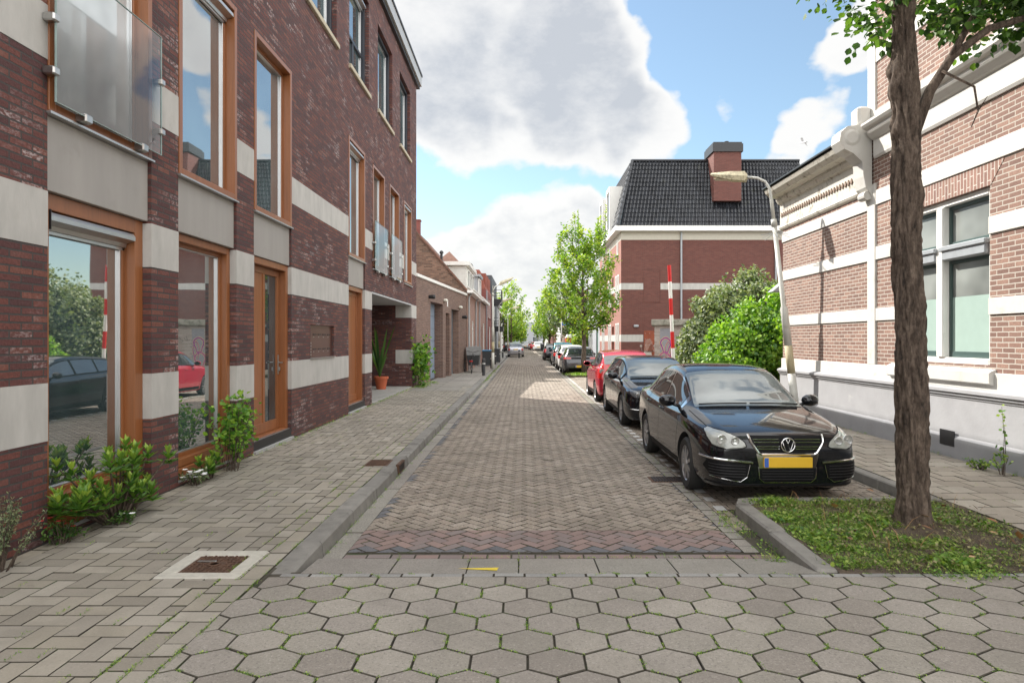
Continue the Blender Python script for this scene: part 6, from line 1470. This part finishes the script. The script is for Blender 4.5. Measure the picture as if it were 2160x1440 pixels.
# ================================================================== STREET FURNITURE
m_post = M('cream_grey_post_paint', (.50, .50, .46), .5, var=.08, scale=4, dirt=((.28, .25, .17, 1), 3, .55, .85))
m_stain = M('stained_post_paint', (.40, .35, .22), .7, var=.15, scale=7); m_lum = M('dirty_luminaire', (.52, .47, .32), .6, var=.15, scale=12, dirt=((.20, .18, .12, 1), 9, .45, .7))
m_lens = M('lamp_lens', (.45, .40, .28), .25, var=.05)
def lamp(label, loc, H, lean, side, arm=1.0, yaw=0, spikes=False, r=.06, rise=.10):
    t = thing('street_lamp', label, 'street lamp', loc, yaw, 'street lamps'); b = MB()
    P = lambda z: Vector((lean * z, 0, z)); s = side
    b.tube([P(-.02), P(.95)], [r * 1.35, r * 1.35], 16, m=0); b.tube([P(.95), P(1.55)], [r * 1.352, r * 1.352], 16, m=1); b.tube([P(1.55), P(2.35), P(2.42), P(4.15)], [r * 1.35, r * 1.3, r * .85, r * .8], 16)
    b.tube([P(4.15), P(4.3)], [r * 1.1, r * 1.0], 14); top = P(H - .45)
    b.tube([P(4.3), P(4.7), top, top + Vector((s * .03, 0, .18)), top + Vector((s * .12, 0, .34)), top + Vector((s * .28, 0, .44)), top + Vector((s * (arm - .74), 0, .50))], [r * .62, r * .6, r * .55] + [r * .5] * 4, 12)
    b.build('pole', [m_post, m_stain], t, smooth=True)
    hl_ = .8; e = top + Vector((s * (arm - hl_), 0, .50)); b = MB(); sg = s
    def sec(x, w, z0, z1): return [(x, -w, z0), (x, -w * 1.05, (z0 + z1) / 2), (x, -w * .6, z1), (x, w * .6, z1), (x, w * 1.05, (z0 + z1) / 2), (x, w, z0)]
    st = [(0, .05, -.03, .04), (.06, .10, -.08, .08), (.45, .115, -.07, .075), (.75, .10, -.035, .06), (.98, .05, .01, .05), (1.0, .02, .02, .04)]; vs = []
    for x, w, z0, z1 in st: vs += sec(sg * x, w * 1.15, z0 * 1.35 + x * rise, z1 * 1.35 + x * rise)
    b.add(vs, [(i * 6 + k, i * 6 + (k + 1) % 6, (i + 1) * 6 + (k + 1) % 6, (i + 1) * 6 + k) for i in range(5) for k in range(6)] + [(0, 1, 2, 3, 4, 5), (35, 34, 33, 32, 31, 30)])
    h = b.build('lamp_head', m_lum, t, fix=True); h.location = e; h.scale = (hl_, 1, 1)
    b = MB(); b.box(.12 * sg, .90 * sg, -.085, .085, -.085, -.055, bev=.01); l = b.build('lens', m_lens, h); l.rotation_euler = (0, -rise * sg, 0)
    if spikes:
        b = MB()
        for k in range(10): a = k * 2 * PI / 10; b.tube([P(4.0) + Vector((.05 * math.cos(a), .05 * math.sin(a), 0)), P(4.0) + Vector((.3 * math.cos(a), .3 * math.sin(a), -.12 + .1 * (k % 2)))], .006, 4)
        b.build('wire_spikes', m_zinc, t)
    return t
lamp('leaning cream street lamp standing against the right brick building', (5.86, 14.1, ZP), 5.25, -.108, -1, 1.3, yaw=-.5, spikes=True)
lamp('slim street lamp on the left pavement beside the cargo bike', (-1.74, 36.9, ZP), 4.75, -.0, 1, 1.15, rise=.33)
lamp('second far street lamp on the left pavement beyond the bollards', (-2.2, 58, ZP), 5.0, 0, 1, 1.1, r=.05, rise=.3)
lamp('far street lamp behind the silver sedan', (-1.95, 80, 0), 5.6, 0, 1, 1.4, r=.05)
lamp('street lamp by the orange toilet cabin with the blue street name sign', (3.55, 62, .1), 4.9, 0, -1, 1.1, r=.055)
t = tag(MB().box(-.02, 1.25, -.012, .012, -.10, .10, bev=.004).build('street_name_sign', M('street_sign_blue', (.02, .13, .45), .4, var=.02), loc=(3.62, 61.95, 3.25)), 'blue street name plate fixed to the lamp post beside the orange toilet cabin', 'street sign')
# bollards
m_bolg = M('bollard_dark_grey', (.035, .035, .038), .6, var=.2)
def bollard():
    t = thing('bollard', 'x', 'bollard', group='bollards on the left pavement edge'); b = MB(); b.lathe([(.075, 0), (.075, .62), (.06, .64), (.06, .66), (.085, .67), (.085, .76), (.06, .80), (.001, .81)], 16); b.build('post', m_bolg, t, smooth=False)
    b = MB(); b.lathe([(.0775, .54), (.0775, .59)], 16); b.build('band', M('bollard_white_band', (.55, .55, .52), .6), t); return t
b0 = bollard()
for i, (x, y, lab) in enumerate([(-1.88, 30.7, 'dark bollard standing in front of the cargo bike'), (-1.9, 38.6, 'dark bollard just behind the left street lamp'), (-1.95, 44.5, 'dark bollard between the left street lamp and the dark apartment block'), (-1.93, 51.5, 'dark bollard before the red mansard house, third behind the left lamp'), (-1.95, 60.5, 'dark bollard left of the silver sedan'), (-.46, 64.0, 'lone dark bollard in front of the silver sedan right rear light')]):
    o = b0 if i == 0 else copytree(b0); o.location = (x, y, ZP if i != 5 else 0); o['label'] = lab
# barrier pole
t = thing('striped_pole', 'leaning red and white striped pole behind the parked cars', 'pole', (4.68, 20.3, 0)); b = MB()
for k in range(8): a, c = k * .512, (k + 1) * .512; b.tube([(-.045 * a, 0, a), (-.045 * c, 0, c)], .055, 12, m=(k + 1) % 2)
b.build('pole', [M('signal_red', (.55, .012, .012), .5), m_white], t, smooth=False)
# orange toilet cabin
t = thing('toilet_cabin', 'orange portable toilet cabin with white roof on the right pavement', 'toilet cabin', (4.35, 58.4, .1)); m_or = M('orange_plastic', (.60, .075, .02), .5, var=.05)
b = MB(); b.box(-.6, .6, 0, 1.2, 0, 1.85, bev=.03)
for k in range(5): b.box(-.5 + k * .22, -.42 + k * .22, -.02, 0, .1, 1.1)
b.build('cabin', m_or, t); b = MB(); b.box(-.63, .63, -.03, 1.23, 1.85, 1.95, bev=.03); b.box(-.55, .55, .05, 1.15, 1.95, 2.12, bev=.07)
for k in range(4): b.box(-.5 + k * .28, -.40 + k * .28, .0, 1.2, 2.0, 2.16, bev=.03)
b.build('roof', m_white, t); b = MB(); b.box(-.1, .45, -.012, -.001, 1.1, 1.6); b.build('label_panel', m_white, t)
# cargo bike
def cargo():
    t = thing('cargo_bike', 'black three wheeled cargo bike with grey cover parked on the left pavement', 'cargo bike', (-2.62, 33.2, ZP), 0)
    b = MB(); b.prism([(-.25, .36), (.25, .36), (.33, .88), (-.33, .88)], .6, 1.5, 'y'); b.build('cargo_box', m_black, t, fix=True)
    b = MB(); b.prism([(-.35, .88), (.35, .88), (.40, 1.30), (.05, 1.35), (-.38, 1.28)], .8, 1.45, 'y'); b.build('rain_cover', M('grey_cover_fabric', (.24, .24, .24), .8, var=.2, scale=6, bmp=.4), t, fix=True)
    def wheel(x, y, r=.27):
        b = MB(); b.tube([(x, y + r * math.cos(a), r + r * math.sin(a)) for a in (2 * PI * k / 20 for k in range(21))], .022, 6); w = b.build('wheel', m_tyre, t)
        b = MB()
        for k in range(10): a = k * PI / 5; b.tube([(x, y, r), (x, y + r * .95 * math.cos(a), r + r * .95 * math.sin(a))], .003, 3)
        b.build('spokes', m_steel, w)
    wheel(-.45, .95); wheel(.45, .95); wheel(0, -.30, .32)
    b = MB(); b.tube([(0, -.30, .32), (0, .1, .35), (0, .62, .42)], .024, 8); b.tube([(0, .1, .35), (0, -.12, .82)], .02, 8); b.tube([(0, .1, .4), (0, .55, .95)], .02, 8); b.tube([(0, -.30, .32), (0, -.1, .7)], .014, 6); b.build('frame', m_black, t)
    b = MB(); b.tube([(-.34, .30, 1.08), (-.28, .44, 1.10), (0, .52, 1.02), (.28, .44, 1.10), (.34, .30, 1.08)], .014, 6); b.build('handlebar', m_black, t)
    b = MB(); b.prism([(-.14, .84), (.14, .84), (.12, .90), (-.12, .90)], -.28, -.02, 'y'); b.build('saddle', m_black, t, fix=True)
    b = MB(); b.box(-.08, .08, -.62, -.60, .58, .64, bev=.01); b.box(-.03, .03, -.64, -.3, .60, .62); b.build('rear_light', m_redl, t)
    b = MB(); b.tube([(0, -.30 + .36 * math.cos(a), .32 + .36 * math.sin(a)) for a in (PI * (.15 + .9 * k / 10) for k in range(11))], .03, 6); b.build('mudguard', m_black, t)
cargo()
def bin_(x, y, col, lab, lid=None):
    t = thing('wheelie_bin', lab, 'bin', (x, y, ZP), 0, 'wheelie bins'); b = MB(); b.prism([(-.24, .05), (.24, .05), (.29, .95), (-.29, .95)], 0, .6, 'y'); b.build('body', col, t, fix=True)
    b = MB(); b.box(-.31, .31, -.04, .66, .952, 1.03, bev=.03); b.build('lid', lid or col, t)
    for s in (-1, 1): b = MB(); b.lathe([(.09, -.03), (.09, .03)], 14, (s * .26, .6, .09), 'x'); b.build('wheel', m_tyre, t)
m_binb = M('bin_dark_grey', (.03, .035, .04), .5); m_lidb = M('bin_blue_lid', (.05, .22, .42), .5)
bin_(-2.35, 41.5, m_binb, 'dark wheelie bin with blue lid behind the cargo bike', m_lidb); bin_(-2.05, 47.5, m_binb, 'plain dark wheelie bin by the third left house')
bin_(2.75, 98, m_binb, 'dark wheelie bin beside the small white far car'); bin_(3.6, 97, M('bin_purple', (.06, .05, .12), .5), 'purple grey wheelie bin next to the far dark bin')
# wooden planter and person
t = thing('planter', 'low brown wooden planter fence near the far person', 'planter', (3.7, 84.5, .0)); b = MB()
for k in range(6): b.box(-.6 + k * .22, -.48 + k * .22, -.04, .0, 0, 1.0)
b.box(-.62, .75, .0, .5, .1, .75); b.build('boards', m_wood, t)
def person():
    pts = {'pel': (0, 0, .95), 'wai': (0, 0, 1.12), 'che': (0, 0, 1.35), 'nec': (0, 0, 1.5), 'hea': (0, -.02, 1.62), 'top': (0, -.01, 1.74), 'shl': (-.18, 0, 1.43), 'ell': (-.25, .02, 1.17), 'hal': (-.24, -.08, .93), 'shr': (.18, 0, 1.43), 'elr': (.25, .03, 1.17), 'har': (.24, -.05, .93), 'hpl': (-.09, 0, .90), 'knl': (-.11, -.04, .5), 'anl': (-.12, .02, .09), 'tol': (-.13, -.12, .04), 'hpr': (.09, 0, .90), 'knr': (.11, -.02, .5), 'anr': (.12, .04, .09), 'tor': (.13, -.10, .04)}
    rad = dict(pel=.14, wai=.12, che=.15, nec=.055, hea=.09, top=.075, shl=.065, ell=.045, hal=.03, shr=.065, elr=.045, har=.03, hpl=.095, knl=.06, anl=.042, tol=.035, hpr=.095, knr=.06, anr=.042, tor=.035)
    ed = [('pel', 'wai'), ('wai', 'che'), ('che', 'nec'), ('nec', 'hea'), ('hea', 'top'), ('che', 'shl'), ('shl', 'ell'), ('ell', 'hal'), ('che', 'shr'), ('shr', 'elr'), ('elr', 'har'), ('pel', 'hpl'), ('hpl', 'knl'), ('knl', 'anl'), ('anl', 'tol'), ('pel', 'hpr'), ('hpr', 'knr'), ('knr', 'anr'), ('anr', 'tor')]
    ks = list(pts); me = bpy.data.meshes.new('person'); me.from_pydata([pts[k] for k in ks], [(ks.index(a), ks.index(c)) for a, c in ed], [])
    o = bpy.data.objects.new('person', me); C.objects.link(o); o.modifiers.new('s', 'SKIN')
    for i, k in enumerate(ks): me.skin_vertices[0].data[i].radius = (rad[k],) * 2
    me.skin_vertices[0].data[0].use_root = True; sm = o.modifiers.new('d', 'SUBSURF'); sm.levels = sm.render_levels = 2
    m2 = bpy.data.meshes.new_from_object(o.evaluated_get(bpy.context.evaluated_depsgraph_get())); o.modifiers.clear(); o.data = m2
    m2.materials.clear()
    for m in (M('skin', (.45, .28, .20), .6), M('white_shirt', (.75, .75, .75), .8), M('dark_trousers', (.04, .045, .06), .8), M('brown_hair', (.05, .03, .02), .8)): m2.materials.append(m)
    for f in m2.polygons:
        z = f.center.z; ax = abs(f.center.x); f.use_smooth = True
        f.material_index = 3 if (z > 1.68 or (z > 1.58 and f.center.y > .02)) else 0 if z > 1.48 or (ax > .19 and z < 1.2) else 1 if z > .98 else 2
    o.location = (3.15, 84.0, .0); return tag(o, 'person in a white shirt and dark trousers standing by the planter far up the street', 'person')
person()
# scooter glimpsed over the black hatchback roof
t = thing('scooter', 'parked motor scooter with tall clear windscreen before the brick gable', 'scooter', (6.15, 33.5, ZP), .2)
for y in (-.6, .6): b = MB(); b.lathe([(.20, -.05), (.24, -.03), (.24, .03), (.20, .05)], 18, (0, y, .24), 'x'); b.build('wheel', m_tyre, t)
b = MB(); b.prism([(-.75, .30), (-.6, .55), (-.2, .35), (.1, .35), (.25, .70), (.85, .75), (.8, .45), (.3, .25), (-.2, .22), (-.5, .28)], -.16, .16, 'x'); b.prism([(-.62, .5), (-.5, 1.05), (-.42, 1.05), (-.5, .5)], -.18, .18, 'x'); b.build('body', m_white, t, fix=True)
b = MB(); b.prism([(.2, .72), (.8, .78), (.85, .86), (.2, .82)], -.14, .14, 'x'); b.build('seat', m_black, t, fix=True)
b = MB(); b.tube([(-.34, -.42, 1.1), (0, -.48, 1.08), (.34, -.42, 1.1)], .018, 6); b.build('handlebar', m_black, t)
b = MB(); b.prism([(-.24, 1.05), (.24, 1.05), (.2, 1.55), (.08, 1.72), (-.08, 1.72), (-.2, 1.55)], -.56, -.55, 'y'); b.build('windscreen', m_bal, t, fix=True)
for s in (-1, 1): b = MB(); b.tube([(s * .3, -.45, 1.1), (s * .36, -.46, 1.32)], .008, 4); b.lathe([(.06, -.01), (.06, .01)], 12, (s * .36, -.46, 1.36), 'y'); b.build('mirror', m_steel, t)
# two gulls
def gull(loc, rz, lab, f):
    t = tag(bpy.data.objects.new('gull', None), lab, 'bird', 'gulls in the sky'); C.objects.link(t); t.location = loc; t.rotation_euler = (.1, .3, rz); m = M('gull_white', (.7, .7, .72), .7)
    b = MB(); b.lathe([(.001, -.24), (.05, -.16), (.075, 0), (.045, .16), (.05, .21), (.03, .26), (.001, .3)], 10, axis='y')
    for s in (-1, 1):
        b.add([(s * .04, .10, .02), (s * .04, -.08, .02), (s * .35, -.06, .14 * f), (s * .35, .14, .15 * f), (s * .68, -.02, .06 * f), (s * .72, -.10, .02)], [(0, 1, 2, 3), (3, 2, 5, 4)]); 
    b.add([(-.03, -.2, 0), (.03, -.2, 0), (.08, -.36, 0), (-.08, -.36, 0)], [(0, 1, 2, 3)]); b.build('body', m, t)
gull((23.4, 55.0, 18.3), .8, 'left one of two white gulls flying above the low cornice', 1.6); gull((25.6, 52.9, 18.2), -1.0, 'right one of two white gulls flying above the low cornice', 1.2)
